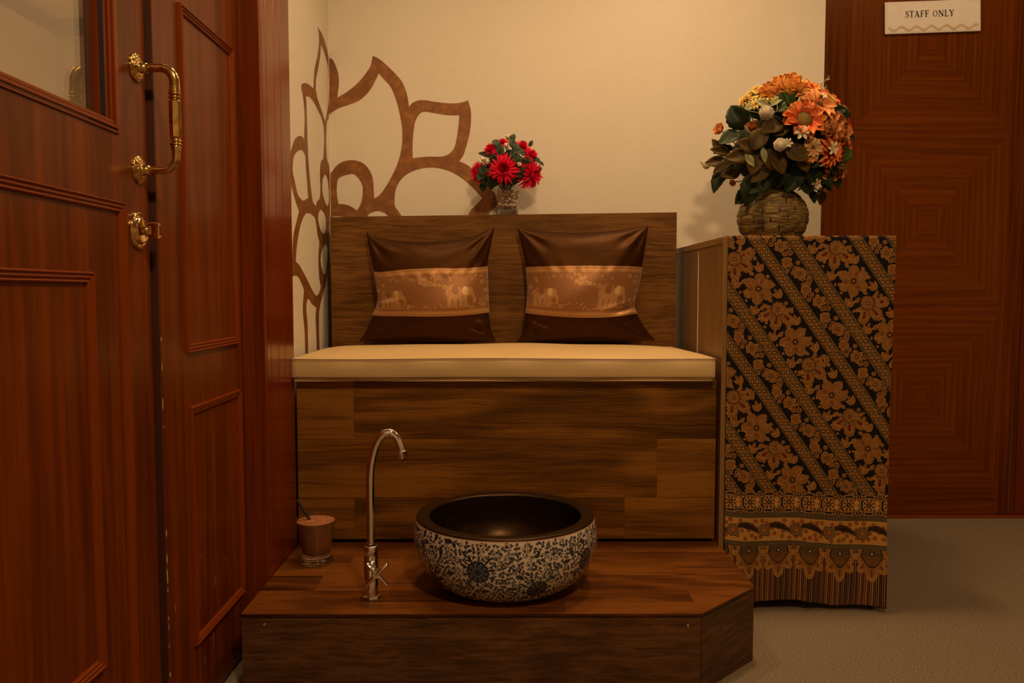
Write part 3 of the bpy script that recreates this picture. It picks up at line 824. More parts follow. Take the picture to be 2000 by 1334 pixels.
# worn chips along the meeting edge and a few paint nicks
random.seed(5)
b = MB()
def chip(y, z, w, h, x=DX2):
    n = 9
    pts = []
    for k in range(n):
        a = 2 * PI * k / n
        pts.append((x + 0.0004, y + w * math.cos(a) * random.uniform(0.5, 1), z + h * math.sin(a) * random.uniform(0.5, 1)))
    b.add(pts, [tuple(range(n))[::-1]], None)
for z, h, w in [(0.735, 0.006, 0.002), (0.69, 0.010, 0.0022), (0.625, 0.016, 0.0028), (0.585, 0.004, 0.002), (0.40, 0.008, 0.003), (0.355, 0.012, 0.003), (0.325, 0.018, 0.0035), (0.30, 0.006, 0.002), (0.25, 0.004, 0.003), (0.235, 0.008, 0.0016), (0.20, 0.006, 0.0015), (0.15, 0.008, 0.004), (0.12, 0.02, 0.004), (0.08, 0.018, 0.003), (0.04, 0.02, 0.004)]:
    chip(1.3765, z, w, h)
for y, z, h in [(1.405, 0.255, 0.011), (1.60, 0.235, 0.016), (1.585, 0.12, 0.02), (1.53, 0.31, 0.004), (1.66, 0.26, 0.003), (1.41, 0.30, 0.002), (1.535, 0.10, 0.01)]:
    chip(y, z, 0.0009, h)
b.build('paint_chip', M['chip'], door2)

# --- jamb face (towards the room end) and the fluted architrave
b = MB(); b.box(-0.64, -0.5405, 1.8065, 1.822, 0.0, 2.2, 'z', off=(1, 1))
structure(b.build('trim_3', M['jamb'], bevel=0.0015))
b = MB()
edges = [1.822, 1.853, 1.914, 1.966, 2.0495]
for i in range(4):
    b.box(-0.64, -0.540, edges[i] + (0.0012 if i else 0), edges[i + 1] - 0.0012 * (i < 3), 0.0, 2.2, 'z', 0.5, off=(4 + 0.0 * i, 2))
b.box(-0.64, -0.5425, 1.823, 2.048, 0.0, 2.2, 'z', 0.1)
structure(b.build('trim_4', M['architrave'], bevel=0.0008))

# ------------------------------------------------------------------ staff door (quartered veneer squares)
door3 = structure(empty('door_3', (1.48, SY, 0.0)))
XL, XR = 1.200, 1.765
b = MB()
b.box(1.004, XL - 0.0015, SY - 0.012, SY + 0.03, 0.014, 2.10, 'z', 0.2, off=(1, 3))
b.build('stile', M['sapele'], door3)
b = MB(); b.box(XR + 0.0015, 1.830, SY - 0.012, SY + 0.03, 0.014, 2.10, 'z', 0.0, off=(6, 3))
b.build('stile', M['sapele'], door3)
zs = [0.133, 0.748, 1.370, 1.990]
CXS = (XL + XR) / 2
for k in range(3):
    z0, z1 = zs[k] + 0.0012, zs[k + 1] - 0.0012
    zc = (z0 + z1) / 2
    b = MB()
    C = (CXS, SY - 0.012, zc)
    cs = [(XL + 0.001, z0), (XR - 0.001, z0), (XR - 0.001, z1), (XL + 0.001, z1)]
    for q in range(4):
        a, c = cs[q], cs[(q + 1) % 4]
        horizontal = q % 2 == 0
        pts = [(a[0], C[1], a[1]), (c[0], C[1], c[1]), C]
        if horizontal:
            uv = [(p[0] * 0.7 + 3 + k * 1.3, abs(p[2] - zc) + 2 + k) for p in pts]
        else:
            uv = [(p[2] * 0.7 + 7 + k * 1.7, abs(p[0] - CXS) * (z1 - z0) / (XR - XL) + 2 + k) for p in pts]
        b.add(pts, [(0, 1, 2)], [uv], 0.55 if horizontal else 0.45)
    b.box(XL + 0.001, XR - 0.001, SY - 0.011, SY + 0.03, z0, z1, 'x')
    b.build('veneer_panel', M['sapele'], door3)
b = MB(); b.box(XL, XR, SY - 0.012, SY + 0.03, 0.014, 0.1315, 'x', 0.3, off=(2, 2)); b.box(XL, XR, SY - 0.012, SY + 0.03, 1.992, 2.10, 'x', 0.3)
b.build('rail', M['sapele'], door3)
b = MB()                                                   # pale inlay lines and mitres
li = M['moulding']
for z in zs: b.box(XL, XR, SY - 0.0128, SY - 0.0100, z - 0.0010, z + 0.0010, 'x')
for x in (XL, XR): b.box(x - 0.0012, x + 0.0012, SY - 0.0128, SY - 0.0100, 0.016, 2.10, 'z')
b.box(1.66, 1.83, SY - 0.0122, SY - 0.0100, 0.079, 0.0796, 'x'); b.box(1.66, 1.83, SY - 0.0122, SY - 0.0100, 0.055, 0.0556, 'x')
for k in range(3):
    z0, z1 = zs[k], zs[k + 1]; zc = (z0 + z1) / 2
    for x_, z_ in ((XL, z0), (XR, z0), (XR, z1), (XL, z1)):
        L = math.hypot(x_ - CXS, z_ - zc); nx_, nz_ = -(z_ - zc) / L * 0.0006, (x_ - CXS) / L * 0.0006
        b.quad([(CXS - nx_, SY - 0.0123, zc - nz_), (x_ - nx_, SY - 0.0123, z_ - nz_), (x_ + nx_, SY - 0.0123, z_ + nz_), (CXS + nx_, SY - 0.0123, zc + nz_)], [(0, 0), (L, 0), (L, 0.001), (0, 0.001)])
b.build('inlay_line', li, door3)
b = MB()                                                   # flush pull recessed in the right stile
P = []
def pill(w, h, n=32):
    out = []
    for i in range(n):
        a = 2 * PI * i / n
        c, s_ = math.cos(a), math.sin(a)
        out.append((c * w, s_ * w + (h - w) * (1 if s_ > 0 else -1)))
    return out
px, pz = 1.853, 1.050
for (w, h, y) in [(0.021, 0.090, 0.0), (0.021, 0.090, 0.0035), (0.0165, 0.0855, 0.0035), (0.0155, 0.0845, -0.001), (0.0145, 0.083, 0.0005), (0.001, 0.05, 0.0005)]:
    P.append([(px + q[0], SY - 0.0145 - y, pz + q[1]) for q in pill(w, h)] )
P = [[row[i] for row in P] for i in range(32)]
b.grid(P, closed_u=True)
b.build('flush_pull', M['dark_metal'], door3)
b = MB(); b.box(1.832, 2.02, SY - 0.014, SY + 0.03, 0.014, 2.10, 'z', 0.0)
b.build('slide_panel', M['jamb'], door3)
b = MB(); b.box(1.004, 2.02, SY - 0.016, SY + 0.03, 0.0, 0.012, 'x', 0.6); structure(b.build('trim_5', M['jamb'], bevel=0.002))

# lamps in the ceiling
for (x, y, w, cone, bl, lab) in DOWNLIGHTS:
    t = tag(empty('ceiling_downlight', (x, y, CEIL)), lab, 'ceiling light', 'recessed downlights')
    b = MB(); b.lathe([(0.055, CEIL), (0.055, CEIL - 0.004), (0.042, CEIL - 0.006), (0.038, CEIL - 0.001)], 40, (x, y, 0)); b.build('trim_ring', M['lamp_body'], t)
    b = MB(); b.lathe([(0.040, CEIL - 0.0015), (0.0001, CEIL - 0.0015)], 32, (x, y, 0)); b.build('diffuser', M['glow'], t)
    lo = lamp_light(x, y, CEIL - 0.012, w, cone, bl)
t = tag(empty('ceiling_downlight', (-1.7, 3.2, CEIL)), 'recessed ceiling downlight in the corridor behind the glazed door', 'ceiling light', 'recessed downlights')
b = MB(); b.lathe([(0.055, CEIL), (0.055, CEIL - 0.004), (0.042, CEIL - 0.006), (0.038, CEIL - 0.001)], 40, (-1.7, 3.2, 0)); b.build('trim_ring', M['lamp_body'], t)
b = MB(); b.lathe([(0.040, CEIL - 0.0015), (0.0001, CEIL - 0.0015)], 32, (-1.7, 3.2, 0)); b.build('diffuser', M['glow'], t)
lamp_light(-1.7, 3.2, CEIL - 0.012, 330, 172, 0.9, (1.0, 0.66, 0.36))

# ================================================================== FOOTBATH DECK, BENCH, COUNTER
DZ = 0.166
# --- deck (platform)
deck = tag(empty('platform', (0.0, 1.83, 0.0)), 'low walnut laminate platform with a chamfered right corner, in front of the bench', 'platform')
outline = [(-0.538, 1.600), (0.394, 1.597), (0.547, 1.746), (0.547, 2.098), (-0.538, 2.098)]
def clip(poly, axis, val, keep_greater):
    out = []
    for i in range(len(poly)):
        a, c = poly[i], poly[(i + 1) % len(poly)]
        ia = (a[axis] > val) == keep_greater; ic = (c[axis] > val) == keep_greater
        if ia: out.append(a)
        if ia != ic:
            t = (val - a[axis]) / (c[axis] - a[axis])
            out.append((a[0] + (c[0] - a[0]) * t, a[1] + (c[1] - a[1]) * t))
    return out
b = MB()
random.seed(21)
rows = [(1.59, 1.662, [0.12]), (1.662, 1.729, [0.393, -0.30]), (1.729, 1.822, [-0.42, 0.16]), (1.822, 1.910, [0.398, -0.05]), (1.910, 1.985, [-0.377, 0.20]), (1.985, 2.10, [0.02])]
for y0, y1, cuts in rows:
    xs = [-0.6] + sorted(cuts) + [0.6]
    for x0, x1 in zip(xs, xs[1:]):
        p = clip(clip(clip(clip(outline, 1, y0, True), 1, y1, False), 0, x0, True), 0, x1, False)
        if len(p) >= 3:
            pts = [(q[0], q[1], DZ) for q in p]
            b.poly(pts, 'x', 'y', off=(random.random() * 9, random.random() * 9), tone=random.uniform(-0.05, 1.0))
top = [(q[0], q[1], DZ) for q in outline]; bot = [(q[0], q[1], DZ - 0.006) for q in outline]
b.add(bot, [(4, 3, 2, 1, 0)]); n = 5
for k in range(n):
    b.add([top[k], top[(k + 1) % n], bot[(k + 1) % n], bot[k]], [(3, 2, 1, 0)], [[(0, 0), (1, 0), (1, 0.006), (0, 0.006)]], -0.3)
b.build('deck_board', M['deck'], deck)
def wall_panel(b, p0, p1, z0, z1, th=0.012, tone=0.5, off=(0, 0)):
    d = Vector((p1[0] - p0[0], p1[1] - p0[1])).normalized(); nrm = Vector((d.y, -d.x))
    L = math.hypot(p1[0] - p0[0], p1[1] - p0[1])
    f = [(p0[0], p0[1], z0), (p1[0], p1[1], z0), (p1[0], p1[1], z1), (p0[0], p0[1], z1)]
    k = [(q[0] - nrm.x * th, q[1] - nrm.y * th, q[2]) for q in f]
    uv = [(off[0], z0 + off[1]), (off[0] + L, z0 + off[1]), (off[0] + L, z1 + off[1]), (off[0], z1 + off[1])]
    e = [(0, 0), (0.01, 0), (0.01, 0.01), (0, 0.01)]
    b.add(f + k, [(0, 1, 2, 3), (7, 6, 5, 4), (0, 4, 5, 1), (1, 5, 6, 2), (2, 6, 7, 3), (3, 7, 4, 0)], [uv, uv[::-1], e, e, e, e], tone)
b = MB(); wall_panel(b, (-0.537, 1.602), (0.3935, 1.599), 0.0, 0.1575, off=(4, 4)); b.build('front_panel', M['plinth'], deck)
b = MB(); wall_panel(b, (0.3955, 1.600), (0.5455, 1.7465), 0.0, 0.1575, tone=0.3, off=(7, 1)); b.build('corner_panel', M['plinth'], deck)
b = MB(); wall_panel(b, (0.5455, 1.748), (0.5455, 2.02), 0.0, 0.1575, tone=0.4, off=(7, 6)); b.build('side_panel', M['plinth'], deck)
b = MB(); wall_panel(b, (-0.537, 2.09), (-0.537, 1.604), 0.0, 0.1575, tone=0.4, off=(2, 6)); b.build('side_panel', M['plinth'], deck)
b = MB(); b.box(-0.53, 0.385, 1.612, 2.09, 0.150, 0.1598, 'x'); b.build('frame', M['shadow_gap'], deck)
for x, z in ((-0.490, 0.145), (0.367, 0.140)):
    b = MB(); b.lathe([(0.0036, 0), (0.0036, 0.0006), (0.0030, 0.0012), (0.0012, 0.0012), (0.0010, 0.0002), (0.0001, 0.0002)], 20, (x, 1.5995, z), axis=Matrix(((1, 0, 0), (0, 0, -1), (0, 1, 0))))
    b.build('screw', M['screw'], deck)

# --- bench: boxed base, seat board, tall backrest, ledge behind it
bench = tag(empty('bench', (0.0, 2.3, 0.0)), 'built-in walnut laminate bench with a tall flat backrest against the papered wall', 'bench')
b = MB()
random.seed(4)
FY = 2.060
b.box(-0.536, 0.536, FY + 0.0015, FY + 0.02, 0.166 + 0.0115, 0.586, 'x')
rowsp = [(0.4395, 0.587, [-0.392], [1.1, 0.22]), (0.286, 0.4385, [0.387], [0.50, 0.72]), (0.1775, 0.285, [-0.393, 0.304], [0.75, 0.28, 0.6])]
for z0, z1, cuts, tn in rowsp:
    xs = [-0.538] + cuts + [0.538]
    for (x0, x1), t in zip(zip(xs, xs[1:]), tn):
        b.box(x0 + 0.0004, x1 - 0.0004, FY, FY + 0.002, z0, z1, 'x', t)
b.build('front_panel', M['walnut'], bench)
b = MB(); b.box(-0.536, 0.536, 2.100, 2.112, 0.0, 0.586, 'x'); b.build('plinth_board', M['shadow_gap'], bench)
b = MB(); b.box(-0.538, 0.538, FY + 0.004, 2.49, 0.5745, 0.5885, 'x', 0.5); b.build('seat_board', M['walnut'], bench)
b = MB()
f = [(-0.535, 2.470, 0.5885), (0.516, 2.470, 0.5885), (0.516, 2.470, 1.0570), (-0.535, 2.470, 1.0425)]
k = [(x, y + 0.018, z) for x, y, z in f]
uv = [(x, z) for x, y, z in f]
eu = [(0, 0), (1.05, 0), (1.05, 0.018), (0, 0.018)]
b.add(f + k, [(0, 1, 2, 3), (7, 6, 5, 4), (0, 4, 5, 1), (1, 5, 6, 2), (2, 6, 7, 3), (3, 7, 4, 0)], [uv, uv[::-1], eu, eu, eu, eu])
b.build('backrest', M['backboard'], bench, bevel=0.0008)
b = MB(); b.box(-0.530, 0.512, 2.489, 2.597, 1.028, 1.042, 'x', 0.4); b.build('ledge', M['backboard'], bench)

# --- seat cushion
def cushion():
    x0, x1, y0, y1, z0, z1 = -0.540, 0.524, 2.028, 2.466, 0.5905, 0.648
    root = tag(empty('bench_cushion', (0.0, 2.25, z0)), 'long flat cream leatherette seat cushion lying on the walnut bench', 'cushion')
    nu, nv = 90, 40
    def edge(t): return 0.5 - 0.5 * math.cos(PI * t)
    b = MB()
    P, UV = [], []
    rnd = random.Random(3)
    ph = [rnd.random() * 6 for _ in range(8)]
    for i in range(nu + 1):
        s = i / nu; x = x0 + (x1 - x0) * s
        row, ur = [], []
        for j in range(nv + 1):
            t = j / nv; y = y0 + (y1 - y0) * t
            ex = min(s, 1 - s) * (x1 - x0); ey = min(t, 1 - t) * (y1 - y0)
            # rounded plan corners at the back
            e = 1 - math.exp(-ex / 0.06); f = 1 - math.exp(-ey / 0.07)
            crown = 0.0205 * e * f
            und = 0.0016 * math.sin(s * 11 + ph[0]) * f + 0.001 * math.sin(s * 23 + t * 6 + ph[1]) * f
            xx = x
            tr = max(0, t - 0.3) / 0.7
            if s > 0.5: xx = x - 0.026 * tr ** 1.6 * ((s - 0.5) * 2) ** 2
            else: xx = x + 0.012 * tr ** 1.6 * ((0.5 - s) * 2) ** 2
            row.append((xx, y + 0.002 * math.sin(s * 14 + ph[2]) * (1 - t), z1 + crown + und + 0.0012 * math.sin(s * 9 + ph[3])))
            ur.append((x, y))
        P.append(row); UV.append(ur)
    b.grid(P, UV)
    b.build('top_panel', M['leather'], root)
    # boxed border all round, bulging slightly
    ring = [P[i][0] for i in range(nu + 1)] + [P[nu][j] for j in range(1, nv + 1)] + [P[i][nv] for i in range(nu - 1, -1, -1)] + [P[0][j] for j in range(nv - 1, 0, -1)]
    b = MB(); Q, UV = [], []
    c = ((x0 + x1) / 2, (y0 + y1) / 2)
    L = len(ring)
    ht = z1 - z0
    for k, p in enumerate(ring):
        nx, ny = 0.0, 0.0
        if k <= nu: ny = -1
        elif k <= nu + nv: nx = 1
        elif k <= 2 * nu + nv: ny = 1
        else: nx = -1
        row, ur = [], []
        for m_ in range(11):
            q = m_ / 10
            z = p[2] - (p[2] - z0 - 0.0008) * q
            bul = 0.0045 * math.sin(PI * q) ** 0.7 + 0.0012 * math.sin(k * 0.35 + ph[4]) * math.sin(PI * q)
            if q > 0.8: bul -= (q - 0.8) * 0.035
            row.append((p[0] + nx * bul, p[1] + ny * bul, z))
            ur.append((k * 0.01, q * ht))
        Q.append(row); UV.append(ur)
    b.grid(Q, UV, closed_u=True)
    b.build('border', M['leather'], root, flip=True)
    for off, h in ((-0.0003, 0.0006), (0.0, None)):
        pass
    b = MB(); b.tube([(p[0], p[1] - (0.0012 if i <= nu else 0), p[2] - 0.0002) for i, p in enumerate(ring)] + [ring[0]], 0.0013, 6, caps=False); b.build('seam', M['piping'], root)
    b = MB(); b.tube([(Q[i][8][0], Q[i][8][1], Q[i][8][2]) for i in range(len(Q))] + [Q[0][8]], 0.0010, 6, caps=False); b.build('seam', M['piping'], root)
    b = MB()
    for i in range(0, nu):
        for h in (0.0035,):
            a, c_ = P[i][0], P[i + 1][0]
            for u in (0.1, 0.6):
                xa = a[0] + (c_[0] - a[0]) * u; xb = a[0] + (c_[0] - a[0]) * (u + 0.33)
                b.tube([(xa, a[1] - 0.0038, a[2] - 0.0042), (xb, a[1] - 0.0038, a[2] - 0.0042)], 0.0005, 4)
    b.build('stitching', M['thread'], root)
    b = MB(); b.box(x0 + 0.004, x1 - 0.004, y0 + 0.006, y1 - 0.01, z0, z0 + 0.004, 'x'); b.build('underside', M['leather'], root)
cushion()

# --- counter beside the bench
counter = tag(empty('side_counter', (0.755, 2.3, 0.0)), 'light walnut board counter right of the bench, its front hidden by batik cloth', 'counter')
CX0, CX1, CY0, CY1, CZ = 0.5415, 0.958, 2.030, 2.598, 0.9535
b = MB(); b.box(CX0 + 0.0015, CX0 + 0.014, CY0 + 0.004, 2.296, 0.0, CZ - 0.017, 'z', 0.6, off=(2.2, 3.1)); b.build('side_panel', M['cabinet'], counter, bevel=0.0008)
b = MB(); b.box(CX0 + 0.0015, CX0 + 0.014, 2.300, CY1, 0.0, CZ - 0.017, 'z', 0.15, off=(5.2, 1.1)); b.build('side_panel', M['cabinet'], counter, bevel=0.0008)
b = MB(); b.box(CX0 + 0.0005, CX0 + 0.013, 2.2962, 2.2998, 0.0, CZ - 0.024, 'z'); b.build('joint_strip', M['acrylic_edge'], counter)
b = MB(); b.box(CX0 - 0.0005, CX0 + 0.0160, CY0 - 0.001, CY0 + 0.0035, 0.0, CZ - 0.0005, 'z', 0.8); b.build('edge_band', M['cabinet'], counter, bevel=0.0008)
b = MB(); b.box(CX0 - 0.0008, CX1, CY0, CY1, CZ - 0.0165, CZ, 'y', 0.9, off=(8, 1)); b.build('counter_top', M['cabinet'], counter, bevel=0.0008)
b = MB(); b.box(CX1 - 0.014, CX1, CY0 + 0.004, CY1, 0.0, CZ - 0.017, 'z', 0.5); b.build('side_panel', M['cabinet'], counter)
b = MB(); b.box(CX0 + 0.014, CX1 - 0.014, CY0 + 0.004, CY0 + 0.018, 0.03, CZ - 0.017, 'z', 0.5); b.build('front_panel', M['cabinet'], counter)

# ================================================================== THINGS ON THE DECK
# --- wash basin: body profile
BX, BY = -0.004, 1.780
PROF = [(0.112, 0.000), (0.126, 0.002), (0.146, 0.010), (0.166, 0.024), (0.184, 0.044), (0.196, 0.066), (0.2035, 0.092), (0.2045, 0.112), (0.2025, 0.132), (0.1995, 0.146), (0.1975, 0.1535)]
basin = tag(empty('wash_basin', (BX, BY, DZ)), 'round ceramic footbath basin with blue scroll flowers outside and brown glaze inside', 'basin')
pr = catmull([(r, z) for r, z in PROF], n=8)
rim_in = [(0.1975, 0.1535), (0.1968, 0.1560), (0.1945, 0.1575), (0.1900, 0.1580), (0.1760, 0.1572), (0.1712, 0.1566), (0.1688, 0.1545), (0.1680, 0.151), (0.1690, 0.130), (0.1700, 0.105), (0.1650, 0.080), (0.1500, 0.054), (0.1200, 0.034), (0.080, 0.026), (0.030, 0.0235), (0.018, 0.0232)]
b = MB(); b.lathe(list(catmull([(r, z + DZ) for r, z in rim_in[:7]], n=3)) and [(p[0], p[1]) for p in catmull([(r, z + DZ) for r, z in rim_in[:7]], n=3)], 128, (BX, BY, 0)); b.build('rim', M['glaze'], basin)
b = MB(); b.lathe([(p[0], p[1]) for p in catmull([(r, z + DZ) for r, z in rim_in[6:]], n=4)], 128, (BX, BY, 0)); b.build('bowl_interior', M['glaze'], basin)
b = MB(); b.lathe([(0.0225, DZ + 0.0228), (0.0225, DZ + 0.0255), (0.0195, DZ + 0.0265), (0.0190, DZ + 0.0235), (0.0001, DZ + 0.0233)], 40, (BX, BY, 0)); b.build('drain', M['chrome'], basin)

# --- tap
TX, TY = -0.289, 1.689
tap = tag(empty('tap', (TX, TY, DZ)), 'chrome gooseneck tap with a cross handle standing left of the basin', 'tap')
b = MB(); b.lathe([(0.0215, DZ), (0.0225, DZ + 0.003), (0.0215, DZ + 0.007), (0.0165, DZ + 0.0085), (0.0150, DZ + 0.010)], 8, (TX, TY, 0), smooth=False); b.build('base_flange', M['chrome'], tap)
b = MB(); b.lathe([(0.0148, DZ + 0.008), (0.0148, 0.2570), (0.0140, 0.2578), (0.0140, 0.2590), (0.0152, 0.2600), (0.0152, 0.2780), (0.0142, 0.2795), (0.0100, 0.2797)], 48, (TX, TY, 0)); b.build('body', M['chrome'], tap)
sp = catmull([(TX, TY, 0.276), (TX, TY, 0.34), (TX, TY, 0.40), (TX + 0.0012, TY, 0.437), (TX + 0.0065, TY, 0.470), (TX + 0.0165, TY, 0.500), (TX + 0.0305, TY, 0.5175), (TX + 0.0430, TY, 0.5205), (TX + 0.0545, TY, 0.5120), (TX + 0.0625, TY, 0.4965), (TX + 0.0665, TY, 0.4800)], n=6)
b = MB(); b.tube(sp, 0.0086, 28); b.build('spout', M['chrome'], tap)
e = Vector((TX + 0.0665, TY, 0.4810)); d = Vector((0.0040, 0, -0.0165)).normalized()
b = MB(); b.tube([e - d * 0.0005, e, e + d * 0.0022, e + d * 0.0026, e + d * 0.0155, e + d * 0.0160], [0.0092, 0.0106, 0.0106, 0.0100, 0.0100, 0.0090], 28); b.build('aerator', M['chrome'], tap)
b = MB(); b.tube([e + d * 0.0160, e + d * 0.0200], [0.0058, 0.0050], 16); b.build('nozzle', M['dark_metal'], tap)
hc = Vector((TX + 0.0165, TY - 0.037, 0.2285))
b = MB(); b.tube([(TX + 0.004, TY - 0.012, 0.243), (TX + 0.006, TY - 0.018, 0.2405), (TX + 0.0065, TY - 0.0185, 0.2400), (TX + 0.012, TY - 0.029, 0.234)], [0.0105, 0.0105, 0.0078, 0.0075], 20); b.tube([(TX + 0.010, TY - 0.026, 0.2355), hc], [0.0052, 0.0052], 16)
b.build('valve_stem', M['chrome'], tap)
hnd = empty('cross_handle', (0, 0, 0), tap)
hnd.location = (hc.x - TX, hc.y - TY, hc.z - DZ)
for a, c in (((-0.0245, 0.0, -0.0265), (0.0250, -0.004, 0.0245)), ((-0.0200, 0.0, 0.0235), (0.0235, 0.002, -0.0235))):
    p0 = hc + Vector(a); p1 = hc + Vector(c)
    dd = (p1 - p0).normalized()
    b = MB(); b.tube([p0, p0 + dd * 0.0008, p1 - dd * 0.0008, p1], [0.0034, 0.0042, 0.0042, 0.0034], 16); b.build('arm', M['chrome'], hnd)
b = MB(); b.tube([hc + Vector((-0.001, 0.006, 0)), hc + Vector((0.001, -0.0052, 0))], 0.0068, 20); b.build('hub', M['chrome'], hnd)

# --- glass of blended drink
GX, GY = -0.4585, 1.915
gs = tag(empty('drinking_glass', (GX, GY, DZ)), 'small clear thick-footed glass on the platform at the far left', 'glass')
g = MB()
outer = [(0.0330, 0.0180), (0.0338, 0.024), (0.0375, 0.050), (0.0430, 0.085), (0.0468, 0.1085), (0.0466, 0.1095), (0.0458, 0.1092), (0.0454, 0.1080)]
g.lathe([(r, z + DZ) for r, z in outer], 64, (GX, GY, 0))
g.build('glass_wall', M['thin_glass'], gs)
g = MB()
foot = [(0.0005, 0.0002), (0.030, 0.0002), (0.0395, 0.0015), (0.0410, 0.0055), (0.0392, 0.0095), (0.0345, 0.0130), (0.0330, 0.0178), (0.0322, 0.0235), (0.0300, 0.0245), (0.0005, 0.0245)]
g.lathe([(p[0], p[1]) for p in catmull([(r, z + DZ) for r, z in foot], n=3)], 64, (GX, GY, 0))
g.build('glass_foot', M['glass'], gs)
g = MB()
liq = [(0.0005, 0.0248), (0.0300, 0.0248), (0.0325, 0.0270), (0.0366, 0.050), (0.0421, 0.085), (0.0444, 0.1000), (0.0448, 0.1022)]
g.lathe([(r, z + DZ) for r, z in liq], 64, (GX, GY, 0))
drink = tag(g.build('chocolate_drink', M['drink']), 'brown blended chocolate drink filling the small glass', 'drink')
P = []
rnd = random.Random(8)
ph = [rnd.random() * 6.28 for _ in range(6)]
for i in range(72):
    a = 2 * PI * i / 72
    row = []
    for k in range(15):
        r = 0.0446 * (1 - k / 14) + 0.0003
        z = 0.1022 + 0.0022 * (1 - (r / 0.0446) ** 2) + 0.0009 * math.sin(3 * a + ph[0] + r * 130) + 0.0006 * math.sin(7 * a + ph[1] - r * 260)
        if k == 0: z = 0.1022
        row.append((GX + r * math.cos(a), GY + r * math.sin(a), DZ + z))
    P.append(row)
g = MB(); g.grid(P, closed_u=True); g.build('froth', M['foam'], drink)
g = MB()
g.tube(catmull([(GX - 0.046, GY + 0.004, DZ + 0.151), (GX - 0.040, GY + 0.003, DZ + 0.143), (GX - 0.018, GY - 0.002, DZ + 0.110), (GX + 0.012, GY - 0.004, DZ + 0.065)], n=6), 0.0034, 14)
tag(g.build('drinking_straw', M['plastic_black']), 'short black straw leaning in the glass of chocolate drink', 'straw')

# ================================================================== PRINTED PATTERNS (drawn as dye on fine meshes)
class Cloth:
    """a raster of colours, millimetre coordinates; one raster cell becomes one mesh vertex"""
    def __init__(self, w, h, res, base):
        self.res = res
        self.nx = int(w / res) + 1; self.ny = int(h / res) + 1
        self.U, self.V = np.meshgrid(np.linspace(0, w, self.nx), np.linspace(0, h, self.ny))
        self.w, self.h = w, h
        self.img = np.empty((self.ny, self.nx, 3)); self.img[:] = base
        self.clip = np.ones((self.ny, self.nx), bool)
    def win(self, cx, cy, R):
        dx = self.w / (self.nx - 1); dy = self.h / (self.ny - 1)
        x0 = max(0, int((cx - R) / dx)); x1 = min(self.nx, int((cx + R) / dx) + 2)
        y0 = max(0, int((cy - R) / dy)); y1 = min(self.ny, int((cy + R) / dy) + 2)
        if x0 >= x1 or y0 >= y1: return None
        return (slice(y0, y1), slice(x0, x1))
    def put(self, sl, mask, col):
        m = mask & self.clip[sl]
        self.img[sl][m] = col
    def shape(self, cx, cy, R, rot, fn, *a, **k):
        sl = self.win(cx, cy, R * 1.25)
        if sl is None: return
        x = self.U[sl] - cx; y = self.V[sl] - cy
        c, s = math.cos(rot), math.sin(rot)
        X = (x * c + y * s) / R; Y = (-x * s + y * c) / R
        for mask, col in fn(X, Y, 1.0 / R, *a, **k):
            self.put(sl, mask, col)

BK = (0.008, 0.006, 0.008); NAVY = (0.010, 0.012, 0.018)
SOGA = (0.33, 0.155, 0.038); SOGA2 = (0.21, 0.085, 0.020); GOLD = (0.66, 0.36, 0.11); RED = (0.16, 0.018, 0.007); CREAM = (0.72, 0.48, 0.20); DRAB = (0.20, 0.14, 0.06)

def lobes(ph, n, depth, power=1.0, phase=0.0):
    return 1 - depth * (1 - np.abs(np.cos(n * ph / 2 + phase)) ** power)

def fan(X, Y, px):
    """fan lotus: heart-shaped seed head at the origin, petals radiating towards +Y"""
    y0 = Y + 0.45
    r = np.hypot(X, y0); ph = np.arctan2(X, y0)
    out = 1.36 * lobes(ph, 7.0, 0.42, 0.75)
    out = np.where(np.abs(ph) > 1.75, 0.55, out) * np.where(np.abs(ph) > 1.2, 0.72, 1.0)
    out = out + 0.03 * np.sin(ph * 40)
    k = r / out
    w = px * 1.3
    petal = k < 1
    yield petal, GOLD
    yield k < 1 - w / out, RED
    yield k < 1 - 2.0 * w / out, SOGA
    line2 = (k < 0.80) & (k > 0.80 - 0.9 * w / out)
    yield line2 & petal, GOLD
    streak = (np.abs(np.cos(7.0 * ph / 2)) > 0.95) & (k < 0.76) & (r > 0.58)
    yield streak, RED
    sp = (np.abs(np.sin(7.0 * ph / 2)) > 0.985) & (k < 0.97) & (r > 0.5)
    yield sp, SOGA2
    hr = 0.50 * (1 - 0.22 * np.abs(np.sin(ph * 0.5)) ** 0.6) + 0.03 * np.cos(9 * ph)
    yield r < hr + w, BK
    yield r < hr - 0.2 * w, SOGA2
    g = px * 3.2
    dots = (np.hypot((X / g + 0.5 * (np.floor(y0 / g) % 2)) % 1 - 0.5, (y0 / g) % 1 - 0.5) < 0.30) & (r < hr - 1.2 * w)
    yield dots, GOLD
    yield (np.hypot(X / 0.10, (y0 - 0.08) / 0.13) < 1), BK
    yield (np.hypot(X / 0.045, (y0 - 0.08) / 0.08) < 1), GOLD

